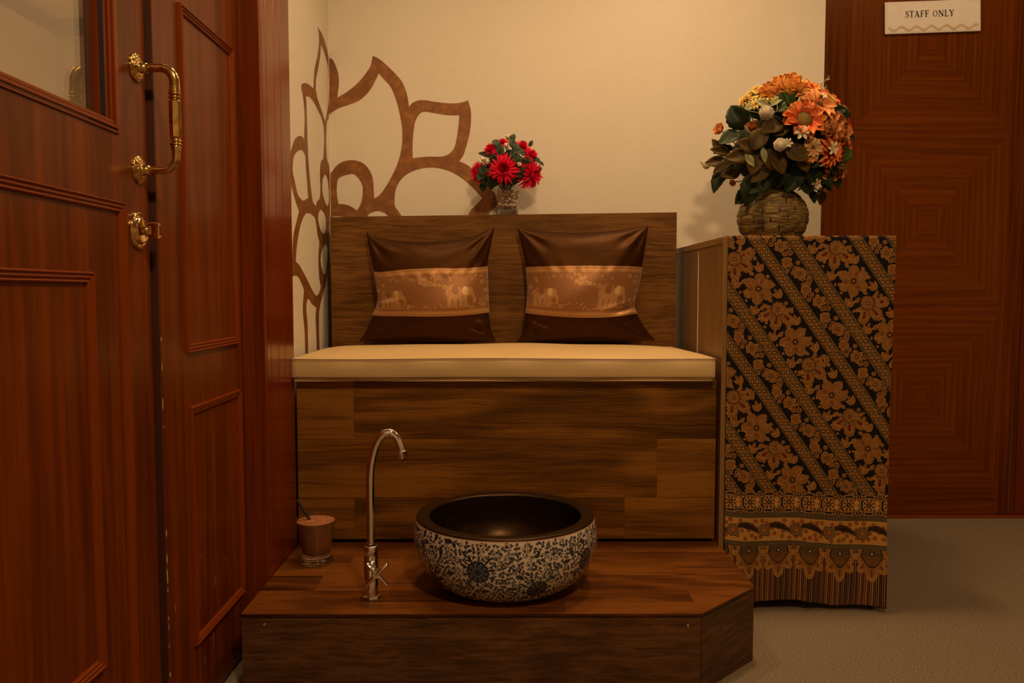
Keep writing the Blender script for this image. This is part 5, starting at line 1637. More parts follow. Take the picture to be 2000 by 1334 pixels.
def brocade(nu, nv, seed):
    """gold band with dotted borders, elephants and scroll work; u right, v down, 0..1"""
    c = Cloth(330.0, 140.0, 0.7, (0.27, 0.110, 0.024))
    U, V = c.U, c.V
    rs = np.random.default_rng(seed)
    LT = (0.52, 0.28, 0.09); DKG = (0.18, 0.066, 0.014); MD = (0.37, 0.17, 0.04)
    for v0, s in ((0, 1), (140, -1)):
        e = (V - v0) * s
        c.img[(e >= 0) & (e < 18)] = (0.34, 0.145, 0.034)
        c.img[(e >= 7) & (e < 13.5) & (np.abs((U / 4.2) % 1 - 0.5) < 0.30)] = LT
        c.img[((e >= 2.5) & (e < 3.6)) | ((e >= 15.5) & (e < 16.6))] = LT
        c.img[((e >= 4.4) & (e < 5.4)) | ((e >= 17) & (e < 18))] = DKG
    mid = (V > 18) & (V < 122)
    # woven mottling
    n = np.sin(U * 0.55 + 3 * np.sin(V * 0.11)) * np.sin(V * 0.5 + 2.5 * np.sin(U * 0.07))
    c.img[mid & (n > 0.72)] = DKG
    c.clip = mid
    def elephant(X, Y, px):
        def el(cx, cy, rx, ry): return np.hypot((X - cx) / rx, (Y - cy) / ry) < 1
        body = el(-0.1, -0.05, 0.52, 0.30)
        head = el(0.50, -0.12, 0.24, 0.24)
        legs = (((np.abs(X + 0.42) < 0.11) | (np.abs(X + 0.16) < 0.10) | (np.abs(X - 0.12) < 0.10) | (np.abs(X - 0.34) < 0.10)) & (Y > 0.0) & (Y < 0.62))
        trunk = (np.abs(X - 0.70 - 0.10 * np.sin(Y * 5)) < 0.07) & (Y > -0.1) & (Y < 0.5)
        whole = body | head | legs | trunk
        tex = (np.abs((X / px * 0.32 + Y / px * 0.32) % 1 - 0.5) < 0.34)
        yield whole, DKG
        yield (body | head | legs | trunk) & tex, LT
        yield el(0.36, -0.16, 0.15, 0.22), (0.62, 0.40, 0.18)
        yield el(-0.12, -0.24, 0.34, 0.13), MD
        yield el(-0.12, -0.20, 0.16, 0.22), (0.24, 0.10, 0.03)
        yield (np.abs(Y - 0.66) < 0.02) & (np.abs(X) < 0.8), LT
    def swirl(X, Y, px):
        r = np.hypot(X, Y); ph = np.arctan2(Y, X)
        k = (r - 0.6 * ((ph / (2 * PI)) % 1) - 0.1) % 0.6
        yield (np.abs(k - 0.3) > 0.3 - 1.1 * px) & (r < 0.95), LT
    def sprig(X, Y, px):
        r = np.hypot(X, Y); ph = np.arctan2(Y, X)
        yield (r < 0.4 + 0.5 * np.abs(np.cos(2.5 * ph))) , MD
        yield (r < 0.2 + 0.4 * np.abs(np.cos(2.5 * ph))) & (np.abs(np.sin(2.5 * ph)) < 0.5), LT
    for x, y, R in ((240, 76, 58), (48, 80, 52)):
        c.shape(x, y, R, 0, elephant)
    for k, (x, y, R) in enumerate([(152, 34, 10), (165, 44, 9), (178, 48, 7), (190, 50, 7), (203, 54, 8), (216, 55, 7), (226, 50, 6), (140, 42, 7), (150, 48, 6), (318, 70, 8), (320, 92, 9), (312, 110, 8), (304, 96, 6), (72, 104, 7), (100, 110, 7), (30, 42, 7), (12, 60, 6), (310, 44, 7)]):
        c.shape(x, y, R, k * 1.3, swirl if k % 3 else sprig)
    for _ in range(46):
        c.shape(rs.uniform(0, 330), rs.choice([rs.uniform(22, 36), rs.uniform(100, 118)]), rs.uniform(3, 6), rs.random() * 6, sprig)
    ui = np.clip(np.linspace(0, 1, nu) * (c.nx - 1), 0, c.nx - 1).astype(int)
    vi = np.clip(np.linspace(0, 1, nv) * (c.ny - 1), 0, c.ny - 1).astype(int)
    return c.img[np.ix_(vi, ui)]

def pillow(outline, cx, z0, band, seed, label, pinch):
    NU, NV = 150, 150
    tx, tz = sample(outline['top'], 400); bx_, bz = sample(outline['bottom'], 400)
    lx, lz = sample(outline['left'], 400); rx, rz = sample(outline['right'], 400)
    S = np.linspace(0, 1, 400)
    def surf(w, v):
        """w 0..1 front left to right, 1..2 back right to left; v 0 top .. 1 bottom"""
        u = np.where(w <= 1, w, 2 - w); sgn = np.where(w <= 1, 1.0, -1.0)
        T = (np.interp(u, S, tx), np.interp(u, S, tz)); B = (np.interp(u, S, bx_), np.interp(u, S, bz))
        L = (np.interp(v, S, lx), np.interp(v, S, lz)); R = (np.interp(v, S, rx), np.interp(v, S, rz))
        out = []
        for k in (0, 1):
            c00, c10, c01, c11 = T[k] * 0 + (tx, tz)[k][0], (tx, tz)[k][-1], (bx_, bz)[k][0], (bx_, bz)[k][-1]
            out.append((1 - v) * T[k] + v * B[k] + (1 - u) * L[k] + u * R[k] - ((1 - u) * (1 - v) * c00 + u * (1 - v) * c10 + (1 - u) * v * c01 + u * v * c11))
        x, z = out
        e = np.clip(4 * u * (1 - u), 0, 1) ** 0.5 * np.clip(4 * v * (1 - v), 0, 1) ** 0.5
        th = np.where(sgn > 0, 0.062, 0.036) * e
        # cloth folds: soft creases fanning from the corners, gathers at the band edges, a pinch at one side
        q = 0
        for i, (ux, vx) in enumerate(((0, 0), (1, 0), (0, 1), (1, 1))):
            du, dv = u - ux, v - vx
            an = np.arctan2(np.abs(dv), np.abs(du)); r = np.hypot(du, dv)
            q = q + 0.0034 * np.sin(an * (9 + i) + seed + i) * np.exp(-((r - 0.16) / 0.12) ** 2)
        q = q + 0.0013 * np.sin(u * 46 + seed) * np.exp(-((v - band[0] + 0.02) / 0.035) ** 2)
        pu, pv = pinch
        d = np.hypot((u - pu) / 0.16, (v - pv) / 0.055)
        q = q + 0.008 * np.sin((v - pv) * 60 + (u - pu) * 14) * np.exp(-d ** 2)
        d2 = np.hypot((u - (1 - pu)) / 0.14, (v - 0.86) / 0.08)
        q = q + 0.005 * np.sin((v - 0.86) * 52 - (u - 0.5) * 22) * np.exp(-d2 ** 2)
        q = q + 0.0022 * np.sin(u * 9 + v * 13 + seed * 2) * e
        d_ = th + np.where(sgn > 0, q, 0) * np.clip(e * 2.2, 0, 1)
        lean = 2.394 + 0.044 * (z / 0.34)
        y = lean - sgn * d_
        y = np.minimum(y, 2.4665)
        return x + cx, y, z + z0
    root = tag(empty('throw_pillow', (cx, 2.40, z0)), label, 'pillow', None)
    W, V = np.meshgrid(np.linspace(0, 2, 2 * NU, endpoint=False), np.linspace(0, 1, NV))
    x, y, z = surf(W, V)
    img = np.zeros(x.shape + (3,))
    o = grid_mesh('cover', x, y, z, img, W * 0.4, V * 0.35, M['silk'], root, closed=True, flip=True, loc=(cx, 2.40, z0))
    # brocade band wrapped round the middle
    nf, nv = 440, 190
    wf = np.concatenate([np.linspace(-0.012, 1.012, nf), np.linspace(1.03, 1.97, 60)])
    vv = np.linspace(0, 1, nv)
    Wg, Vg = np.meshgrid(wf, vv)
    uu = np.where(Wg <= 1, Wg, 2 - Wg)
    b0 = band[0] - band[2] * np.sin(PI * np.clip(uu, 0, 1)); b1 = band[1] + band[3] * np.sin(PI * np.clip(uu, 0, 1))
    Vs = b0 + (b1 - b0) * Vg
    x, y, z = surf(np.where(Wg < 0, 2 + Wg, Wg), Vs)
    x2, y2, z2 = surf(np.where(Wg < 0, 2 + Wg, Wg), Vs)
    off = 0.0016
    y = np.where(Wg <= 1.0, y - off, y + 0.0004)
    x = np.where(uu < 0.02, x - off, np.where(uu > 0.98, x + off, x))
    bi = brocade(nf, nv, seed)
    img = np.concatenate([bi, np.repeat(bi[:, :1], 60, 1)], 1)
    grid_mesh('brocade_band', x, y, z, img, Wg * 0.33, Vg * 0.14, M['brocade'], root, closed=True, flip=True, loc=(cx, 2.40, z0))
pillow(PILLOW_A, -0.231 + 0.0, 0.6685, (0.352, 0.742, 0.085, -0.012), 3, 'left brown satin throw pillow with a gold elephant brocade band', (0.04, 0.60))
pillow(PILLOW_B, 0.231, 0.6685, (0.345, 0.735, 0.045, 0.02), 5, 'right brown satin throw pillow with a gold elephant brocade band', (0.94, 0.70))

# ================================================================== FLOWERS
BOUQUET = [('peony', -10, 138, 55, 'apricot', 0.9), ('peony', 116, 19, 52, 'rust', 1.0), ('daisy', 64, 86, 54, 'peach', 1.08), ('daisy', 60, 147, 38, 'apricot', 0.8), ('peony', -55, 127, 38, 'apricot', 0.9), ('daisy', -84, 124, 26, 'yellow', 0.85), ('dahlia', -99, 130, 17, 'yellow', 0.8), ('dahlia', 108, 111, 25, 'yellow', 0.95), ('daisy', 132, 125, 35, 'orange', 0.75), ('daisy', 80, 135, 35, 'orange', 0.85), ('peony', 170, 86, 28, 'peach', 0.75), ('dahlia', 176, 48, 33, 'red', 0.8), ('daisy', 178, -15, 32, 'orange', 0.75), ('daisy', 169, -70, 35, 'peach', 0.8), ('sunflower', 13, 41, 57, 'flame', 1.12), ('dahlia', 99, -39, 47, 'orange', 1.08), ('daisy', 42, -33, 29, 'tan', 1.05), ('daisy', 39, -54, 20, 'peach', 1.05), ('dahlia', -116, 111, 25, 'yellow', 0.85), ('dahlia', -82, 143, 17, 'yellow', 0.8), ('daisy', -66, 112, 23, 'yellow', 0.95), ('rose', -170, 36, 26, 'apricot', 0.6), ('daisy', 87, 165, 29, 'apricot', 0.6), ('daisy', 134, -87, 29, 'rust', 0.7), ('daisy', 116, -131, 23, 'tan', 0.6), ('rose', -131, -105, 15, 'peach', 0.5), ('rose', -108, 28, 20, 'rust', 0.9), ('daisy', 146, -22, 23, 'red', 0.8), ('peony', 146, 66, 23, 'apricot', 0.8), ('daisy', 29, 115, 32, 'apricot', 0.98), ('daisy', -29, 141, 23, 'yellow', 0.9), ('daisy', 92, 51, 29, 'flame', 1.05), ('dahlia', 141, 33, 29, 'peach', 0.95), ('daisy', 153, -48, 29, 'orange', 0.9), ('daisy', 163, 10, 26, 'flame', 0.85), ('daisy', 116, -95, 32, 'peach', 0.85), ('peony', 76, 22, 35, 'rust', 1.02), ('daisy', -98, 92, 19, 'yellow', 0.95), ('rose', -29, 33, 19, 'rust', 1.0), ('daisy', 36, 170, 26, 'apricot', 0.5), ('blossom', 0, 1, 20, 'cream', 1.2), ('blossom', 90, -35, 20, 'cream', 1.22), ('blossom', 71, -119, 16, 'cream', 0.95), ('blossom', 73, 109, 12, 'cream', 1.15), ('blossom', -29, -22, 13, 'cream', 1.1), ('thistle', -82, 61, 19, 'thistle', 1.12), ('thistle', -52, -28, 17, 'thistle', 1.18), ('thistle', 114, 144, 16, 'thistle', 0.5), ('thistle', -204, -54, 12, 'thistle', 0.6), ('budd', 35, 189, 16, 'bud', 0.3), ('budd', 199, 19, 16, 'bud', 0.5)]
BOUQUET_LEAVES = [(-99, 71, 64, 38, 150, 'dark_leaf', 0.8), (-61, 83, 61, 35, 110, 'olive', 0.85), (-84, 103, 52, 29, 130, 'dark_leaf', 0.75), (-116, 86, 52, 26, 170, 'olive', 0.8), (-41, 51, 58, 41, 150, 'dark_leaf', 0.9), (-140, 58, 76, 64, 120, 'dark_leaf', 0.9), (-156, 10, 64, 41, 200, 'grey_leaf', 0.85), (-29, 102, 67, 29, 70, 'green_leaf', 1.0), (-12, 92, 73, 32, 110, 'green_leaf', 1.02), (3, 116, 67, 23, 85, 'green_leaf', 1.0), (-22, 73, 58, 35, 20, 'green_leaf', 1.0), (15, 83, 50, 26, 10, 'green_leaf', 1.0), (-175, -26, 61, 29, 170, 'olive', 0.8), (-181, -51, 64, 32, 185, 'olive', 0.85), (-167, -66, 61, 29, 205, 'olive', 0.82), (-138, -48, 76, 44, 185, 'olive', 1.05), (-116, -22, 67, 44, 160, 'olive', 1.0), (-99, -66, 64, 44, 250, 'olive', 1.0), (-95, -7, 73, 50, 60, 'olive', 1.0), (-66, -58, 61, 41, 280, 'olive', 1.05), (-44, -73, 55, 41, 300, 'olive', 1.02), (-79, -95, 67, 35, 215, 'olive', 0.95), (-3, -48, 67, 50, 330, 'olive', 1.05), (-29, -33, 58, 38, 100, 'olive', 0.95), (22, -66, 58, 41, 300, 'olive', 1.0), (-146, -87, 58, 32, 190, 'olive', 0.75), (-167, -95, 84, 44, 240, 'dark_leaf', 0.6), (-95, -124, 102, 64, 245, 'dark_leaf', 0.85), (-73, -116, 87, 58, 215, 'dark_leaf', 0.8), (-29, -95, 73, 50, 270, 'dark_leaf', 0.8), (15, -98, 76, 52, 260, 'dark_leaf', 0.85), (58, -95, 79, 55, 290, 'dark_leaf', 0.85), (95, -98, 73, 50, 300, 'dark_leaf', 0.8), (116, -73, 67, 44, 320, 'dark_leaf', 0.9), (80, -146, 44, 29, 300, 'dark_leaf', 0.7), (153, -39, 52, 41, 30, 'green_leaf', 1.0), (141, -66, 44, 38, 330, 'olive', 0.95), (109, -146, 44, 32, 280, 'olive', 0.6), (149, 73, 44, 38, 270, 'dark_leaf', 1.0), (134, 77, 38, 32, 200, 'dark_leaf', 1.0), (175, 15, 38, 26, 330, 'dark_leaf', 0.9), (-102, 22, 58, 44, 150, 'olive', 0.95), (-61, 25, 64, 52, 200, 'olive', 1.0), (-44, 15, 58, 44, 20, 'olive', 0.98), (-80, 87, 44, 26, 150, 'sage', 1.02), (-51, 92, 41, 20, 40, 'sage', 1.05), (-106, 86, 44, 26, 200, 'sage', 0.95), (-182, -7, 44, 23, 130, 'olive', 0.7), (-116, -58, 44, 20, 300, 'sage', 1.1), (-84, -48, 44, 17, 280, 'sage', 1.12), (58, 0, 38, 23, 200, 'dark_leaf', 1.0), (36, 22, 38, 23, 250, 'dark_leaf', 1.0), (58, -66, 44, 29, 220, 'dark_leaf', 1.0), (-109, -146, 58, 44, 225, 'dark_leaf', 0.7), (146, -102, 50, 35, 300, 'dark_leaf', 0.7), (0, -116, 58, 44, 240, 'dark_leaf', 0.9), (44, -121, 58, 44, 300, 'dark_leaf', 0.9), (102, -116, 52, 38, 310, 'dark_leaf', 0.85)]
POSY = [('mum', -10, -21, 50, 'scarlet', 1.1), ('mum', 79, -34, 52, 'scarlet', 0.8), ('mum', -90, -24, 40, 'scarlet', 0.6), ('mum', -50, 42, 29, 'scarlet', 0.8), ('mum', -13, 63, 23, 'scarlet', 0.7), ('mum', 48, 50, 29, 'scarlet', 0.85), ('mum', 76, 27, 32, 'scarlet', 0.7), ('mum', 29, 60, 16, 'scarlet', 0.5), ('mum', -74, -44, 21, 'scarlet', 0.5), ('ivory', 3, 82, 11, 'white_bud', 0.5), ('ivory', -2, 48, 10, 'white_bud', 1.0), ('ivory', -69, 6, 15, 'white_bud', 1.0), ('ivory', -56, 0, 10, 'white_bud', 1.0), ('ivory', 36, -8, 10, 'white_bud', 1.0)]
POSY_LEAVES = [(-32, 60, 29, 24, 140, 'euca', 0.9), (-26, 50, 26, 21, 90, 'euca', 0.95), (-19, 37, 29, 24, 240, 'euca', 1.0), (18, 77, 26, 19, 70, 'euca', 0.8), (16, 56, 32, 24, 110, 'euca', 0.95), (26, 44, 29, 23, 60, 'euca', 1.0), (32, 31, 36, 23, 10, 'euca', 1.05), (44, 29, 32, 16, 340, 'euca', 1.0), (23, 11, 36, 26, 250, 'euca', 1.08), (32, 5, 32, 24, 300, 'euca', 1.05), (48, 58, 26, 19, 30, 'euca', 0.8), (90, 11, 29, 19, 330, 'euca', 0.8), (105, 5, 23, 13, 330, 'euca', 0.6), (-65, 24, 42, 19, 170, 'dark_leaf', 0.85), (-45, 21, 32, 19, 20, 'dark_leaf', 0.9), (-71, -21, 32, 29, 260, 'euca', 1.0), (-79, -40, 32, 27, 230, 'euca', 0.95), (-65, -53, 32, 29, 270, 'dark_leaf', 0.9), (-48, -60, 36, 29, 280, 'dark_leaf', 0.85), (-71, -69, 29, 26, 260, 'dark_leaf', 0.8), (40, -34, 36, 26, 280, 'dark_leaf', 0.9), (56, -40, 36, 26, 300, 'dark_leaf', 0.8), (-32, -53, 36, 26, 250, 'dark_leaf', 0.8), (45, -18, 29, 23, 200, 'dark_leaf', 0.9), (8, 27, 32, 23, 190, 'dark_leaf', 0.9), (-39, 11, 32, 23, 330, 'dark_leaf', 0.9), (61, 5, 32, 23, 240, 'dark_leaf', 0.85), (95, -16, 26, 19, 20, 'dark_leaf', 0.6), (16, -48, 39, 26, 270, 'dark_leaf', 0.85), (-8, -53, 39, 26, 260, 'dark_leaf', 0.85), (-48, -31, 29, 23, 100, 'euca', 0.95), (73, 63, 23, 13, 60, 'euca', 0.5)]

def basis(n):
    n = Vector(n).normalized()
    t = Vector((0, 0, 1)) if abs(n.z) < 0.95 else Vector((1, 0, 0))
    a = t.cross(n).normalized()
    return a, n.cross(a).normalized(), n
def petal(b, c, rad, ax, L, W, elev, curl=0.6, cup=0.25, r0=0.0, nu=6, nv=4, tip=0.75, twist=0.0, wave=0.0):
    """one petal: leaves the axis at r0 in direction rad, rising at elev, bending outward by curl"""
    side = ax.cross(rad).normalized()
    P, UV = [], []
    p = c + rad * r0
    e = elev
    ds = L / nu
    for i in range(nu + 1):
        s = i / nu
        d = rad * math.cos(e) + ax * math.sin(e)
        nrm = ax * math.cos(e) - rad * math.sin(e)
        if i: p = p + d * ds
        w = W * 0.5 * (math.sin(PI * min(1, s * 0.93 + 0.07) ** tip) ** 0.75 if s < 1 else 0.10)
        w = max(w, W * 0.05)
        row, ur = [], []
        for j in range(nv + 1):
            t = j / nv * 2 - 1
            q = p + side * (t * w) + nrm * (cup * w * t * t + wave * w * math.sin(t * 4 + s * 6) + twist * t * w * s)
            row.append(q); ur.append((j / nv * 0.5 + 0.25, s))
        P.append(row); UV.append(ur)
        e -= curl / nu
    b.grid(P, UV)
def head(kind, c, n, R, colour, parent, rnd):
    """a flower head with petals as one part and its centre as a sub-part"""
    a1, a2, ax = basis(n)
    c = Vector(c)
    b = MB()
    def rd(ph): return a1 * math.cos(ph) + a2 * math.sin(ph)
    cen = None
    if kind == 'daisy':
        for ring, (m, sc, el) in enumerate(((11, 1.0, 0.25), (10, 0.86, 0.55))):
            for k in range(m):
                ph = 2 * PI * (k + 0.5 * ring) / m + rnd.uniform(-0.08, 0.08)
                petal(b, c, rd(ph), ax, R * sc * rnd.uniform(0.9, 1.05), R * 0.42, el + rnd.uniform(-0.12, 0.12), 0.5 + rnd.uniform(-0.2, 0.3), 0.35, R * 0.1, tip=1.15, wave=0.25, nu=8, nv=6)
        cen = (R * 0.17, 0.6)
    elif kind == 'sunflower':
        for ring, (m, sc, el) in enumerate(((9, 1.0, 0.30), (8, 0.92, 0.75))):
            for k in range(m):
                ph = 2 * PI * (k + 0.5 * ring) / m + rnd.uniform(-0.1, 0.1)
                petal(b, c, rd(ph), ax, R * 0.72 * sc * rnd.uniform(0.9, 1.08), R * 0.50, el + rnd.uniform(-0.15, 0.15), 0.6 + rnd.uniform(-0.3, 0.4), 0.45, R * 0.30, tip=0.9, wave=0.35, nu=9, nv=7)
        cen = (R * 0.40, 0.35)
    elif kind == 'dahlia':
        for ring, (m, sc, el) in enumerate(((15, 1.0, 0.05), (13, 0.88, 0.38), (11, 0.70, 0.72), (8, 0.5, 1.05), (5, 0.32, 1.35))):
            for k in range(m):
                ph = 2 * PI * (k + 0.5 * ring) / m + rnd.uniform(-0.07, 0.07)
                petal(b, c, rd(ph), ax, R * sc * rnd.uniform(0.92, 1.05), R * 0.30, el, 0.35, 0.6, R * 0.03, nu=5, tip=1.1)
    elif kind == 'mum':
        for ring, (m, sc, el) in enumerate(((22, 1.0, -0.15), (20, 0.95, 0.15), (18, 0.84, 0.42), (15, 0.70, 0.72), (11, 0.52, 1.0), (7, 0.36, 1.3))):
            for k in range(m):
                ph = 2 * PI * (k + 0.5 * ring) / m + rnd.uniform(-0.08, 0.08)
                petal(b, c, rd(ph), ax, R * sc * rnd.uniform(0.86, 1.08), R * 0.185, el + rnd.uniform(-0.08, 0.08), 0.45 - 0.9 * (ring > 2), 0.8, R * 0.03, nu=5, nv=3, tip=0.9)
    elif kind == 'peony':
        for ring, (m, sc, el) in enumerate(((8, 1.05, 0.25), (8, 1.02, 0.62), (7, 0.95, 0.95), (6, 0.85, 1.2), (5, 0.72, 1.42))):
            for k in range(m):
                ph = 2 * PI * (k + 0.5 * ring) / m + rnd.uniform(-0.15, 0.15)
                petal(b, c - ax * R * 0.25, rd(ph), ax, R * sc * rnd.uniform(0.9, 1.08), R * 0.92, el, -0.75 + rnd.uniform(-0.2, 0.25), 0.45, R * 0.06, nu=9, nv=8, tip=1.5, wave=0.28)
    elif kind == 'rose':
        for ring, (m, sc, el) in enumerate(((6, 0.95, 0.5), (5, 0.85, 0.95), (4, 0.7, 1.3))):
            for k in range(m):
                ph = 2 * PI * (k + 0.5 * ring) / m + rnd.uniform(-0.15, 0.15)
                petal(b, c, rd(ph), ax, R * sc, R * 0.95, el, -0.4, 0.5, R * 0.03, tip=1.3, wave=0.1)
    elif kind == 'blossom':
        for k in range(6):
            ph = 2 * PI * k / 6 + rnd.uniform(-0.1, 0.1)
            petal(b, c, rd(ph), ax, R * 0.92, R * 0.50, 0.45, 0.5, 0.5, R * 0.12, nu=5, tip=1.5)
        cen = (R * 0.16, 0.9)
    elif kind == 'thistle':
        for k in range(260):
            z = 1 - 1.75 * (k + 0.5) / 260; ph = k * 2.39996
            s = math.sqrt(max(0, 1 - z * z))
            d = (rd(ph) * s + ax * z)
            o = c + d * R * 0.45
            b.tube([o, c + d * R * rnd.uniform(0.92, 1.1)], [R * 0.05, R * 0.03], 4)
        cen = (R * 0.72, 1.0)
    elif kind == 'budd':
        for ring, (m, el) in enumerate(((5, 1.05), (4, 1.3))):
            for k in range(m):
                ph = 2 * PI * (k + 0.5 * ring) / m
                petal(b, c - ax * R * 0.8, rd(ph), ax, R * 1.9, R * 0.95, el, -0.75 if ring == 0 else -0.4, 0.8, R * 0.04, tip=1.1)
    elif kind == 'ivory':
        for ring, (m, el) in enumerate(((5, 0.9), (4, 1.3))):
            for k in range(m):
                ph = 2 * PI * (k + 0.5 * ring) / m
                petal(b, c - ax * R * 0.6, rd(ph), ax, R * 1.7, R * 1.2, el, -1.1, 0.7, R * 0.08, tip=1.2)
    names = {'daisy': 'daisy_flower', 'sunflower': 'sunflower', 'dahlia': 'dahlia_flower', 'mum': 'chrysanthemum_flower', 'peony': 'peony_flower', 'rose': 'rose_flower', 'blossom': 'small_blossom', 'thistle': 'thistle_head', 'budd': 'flower_bud', 'ivory': 'flower_bud'}
    words = {'apricot': 'apricot', 'rust': 'rust brown', 'peach': 'peach', 'yellow': 'yellow', 'orange': 'orange', 'red': 'deep red', 'flame': 'flame orange', 'tan': 'tan', 'cream': 'cream', 'thistle': 'pale bristly', 'bud': 'brown closed', 'scarlet': 'scarlet', 'white_bud': 'ivory closed'}
    o = b.build(names[kind], PET[colour], parent)
    o['label'] = '%s %s' % (words[colour], names[kind].replace('_', ' '))
    if cen:
        r, f = cen
        g = MB()
        prof = [(r * math.cos(a) , r * f * math.sin(a)) for a in np.linspace(-0.3, PI / 2 - 0.02, 9)]
        RM = Matrix((a1, a2, ax)).transposed()
        rows, UV = [], []
        for i in range(20):
            ph = 2 * PI * i / 20
            rows.append([c + RM @ Vector((q[0] * math.cos(ph), q[0] * math.sin(ph), q[1] + 0.04 * R)) for q in prof]); UV.append([(i / 20, k / 8) for k in range(9)])
        g.grid(rows, UV, closed_u=True)
        if kind in ('sunflower', 'daisy'):
            for k in range(60):
                rr = r * math.sqrt((k + 0.5) / 60); ph = k * 2.39996
                hgt = r * f * math.sqrt(max(0, 1 - (rr / r) ** 2)) + 0.04 * R
                q = c + RM @ Vector((rr * math.cos(ph), rr * math.sin(ph), hgt))
                g.tube([q, q + ax * R * 0.035], [R * 0.02, R * 0.012], 4)
        g.build('flower_centre', PET['thistle'] if kind == 'thistle' else PET['centre'] if kind != 'blossom' else PET['yellow'], o)
    return o
def leaf(b, c, d, n, L, W, droop, rnd, serr=0.0, fold=0.25):
    d = Vector(d).normalized(); n = Vector(n).normalized()
    side = d.cross(n).normalized(); n = side.cross(d).normalized()
    P, UV = [], []
    p = Vector(c); e = 0.25
    nu = 12
    for i in range(nu + 1):
        s = i / nu
        dd = d * math.cos(e) + n * math.sin(e); nn = n * math.cos(e) - d * math.sin(e)
        if i: p = p + dd * (L / nu)
        w = W * 0.5 * math.sin(PI * s ** 0.85) ** 0.85 if 0 < s < 1 else W * 0.02
        if serr and i % 2: w *= 1 - serr
        P.append([p + side * (t * w) + nn * (fold * w * abs(t) + 0.08 * w * math.sin(t * 3 + s * 7)) for t in (-1, -0.66, -0.33, 0, 0.33, 0.66, 1)])
        UV.append([(0.25 + k / 12, 0.2 + 0.6 * s * (0.6 + 0.4 * abs(k - 3) / 3)) for k in range(7)])
        e -= droop / nu
    b.grid(P, UV)
LEAFWORD = {'olive': 'olive brown leaf', 'dark_leaf': 'dark green leaf', 'green_leaf': 'bright green leaf', 'grey_leaf': 'grey green leaf', 'sage': 'pale sage leaf', 'euca': 'round eucalyptus leaf'}
def arrangement(root, C, R, depth, heads, leaves, neck, seed):
    rnd = random.Random(seed)
    C = Vector(C)
    b = MB()
    for kind, dx, dz, r, colour, df in heads:
        dx, dz, r = dx / 1000, dz / 1000, r / 1000
        q = min(0.98, math.hypot(dx, dz) / R)
        dy = -depth * math.sqrt(1 - q * q) * df + (0.012 if df < 0.7 else 0)
        pos = C + Vector((dx, dy, dz))
        nrm = Vector((dx / R, -0.55 - 0.6 * (1 - q), dz / R + 0.12))
        if kind == 'budd': nrm = Vector((0.02, -0.1, 1)) if dx < 0.1 else Vector((1, -0.3, -0.15))
        if kind == 'ivory': nrm = Vector((dx / R, -0.5, dz / R + 0.5))
        head(kind, pos - nrm.normalized() * r * 0.15, nrm, r, colour, root, rnd)
        b.tube(catmull([pos - nrm.normalized() * r * 0.3, pos * 0.55 + Vector(neck) * 0.45 - nrm * 0.01, Vector(neck) + Vector((rnd.uniform(-0.012, 0.012), rnd.uniform(-0.012, 0.012), -0.01))], n=4), 0.0016, 6)
    b.build('stems', PET['stem'], root)
    for dx, dz, L, W, ang, colour, df in leaves:
        dx, dz, L, W = dx / 1000, dz / 1000, L / 1000, W / 1000
        a = math.radians(ang)
        d = Vector((math.cos(a), -0.10, math.sin(a)))
        base = Vector((dx, 0, dz)) - Vector((math.cos(a), 0, math.sin(a))) * L * 0.45
        q = min(0.97, math.hypot(dx, dz) / R)
        base.y = -depth * math.sqrt(1 - q * q) * df * 0.93
        n = Vector((dx / R * 0.6 + rnd.uniform(-0.25, 0.25), -1, dz / R * 0.5 + 0.35 + rnd.uniform(-0.2, 0.2)))
        g = MB(); leaf(g, C + base, d, n, L, W, 0.55 + rnd.uniform(-0.2, 0.5), rnd, serr=0.10 if colour == 'dark_leaf' else 0.0, fold=rnd.uniform(0.1, 0.5))
        o = g.build('leaf', PET[colour], root, solidify=0.0004)
        o['label'] = LEAFWORD[colour]

# ---- big bouquet in the basket-textured vase
VX, VY, VZ = 0.751, 2.300, 0.9570
vase = tag(empty('vase', (VX, VY, VZ)), 'round brown basket-textured vase standing on the batik covered counter', 'vase')
vp = catmull([(0.054, 0.0), (0.066, 0.004), (0.084, 0.026), (0.0935, 0.056), (0.0930, 0.082), (0.0810, 0.112), (0.060, 0.136), (0.044, 0.149), (0.0395, 0.158), (0.0410, 0.166), (0.0440, 0.172)], n=8)
NA = 220
Pp, UV = [], []
rowh = 0.0245
for i in range(NA):
    a = 2 * PI * i / NA
    row, ur = [], []
    for k, q in enumerate(vp):
        r, z = q[0], q[1]
        ri = int((z + 0.004) / rowh); fz = ((z + 0.004) / rowh) % 1
        ns = 13
        fa = (a / (2 * PI) * ns + 0.5 * (ri % 2)) % 1
        bulge = 0.0030 * (1 - abs(2 * fz - 1) ** 6) * (1 - abs(2 * fa - 1) ** 14) + 0.0006 * math.sin(z * 1500 + 2 * math.sin(a * 9))
        if z > 0.128: bulge *= max(0, 1 - (z - 0.128) / 0.012)
        row.append((VX + (r + bulge) * math.cos(a), VY + (r + bulge) * math.sin(a), VZ + z)); ur.append((i / NA * 0.55, z))
    Pp.append(row); UV.append(ur)
b = MB(); b.grid(Pp, UV, closed_u=True); b.build('body', M['weave'], vase)
b = MB(); b.lathe([(0.0435, 0.172 + VZ), (0.0415, 0.1735 + VZ), (0.0385, 0.171 + VZ), (0.0360, 0.160 + VZ), (0.042, 0.146 + VZ), (0.075, 0.10 + VZ)], 48, (VX, VY, 0)); b.build('neck_lining', M['weave'], vase)
b = MB()
prx = [(p[0], p[1]) for p in vp]
zz_ = [p[1] for p in prx]; rr2 = [p[0] for p in prx]
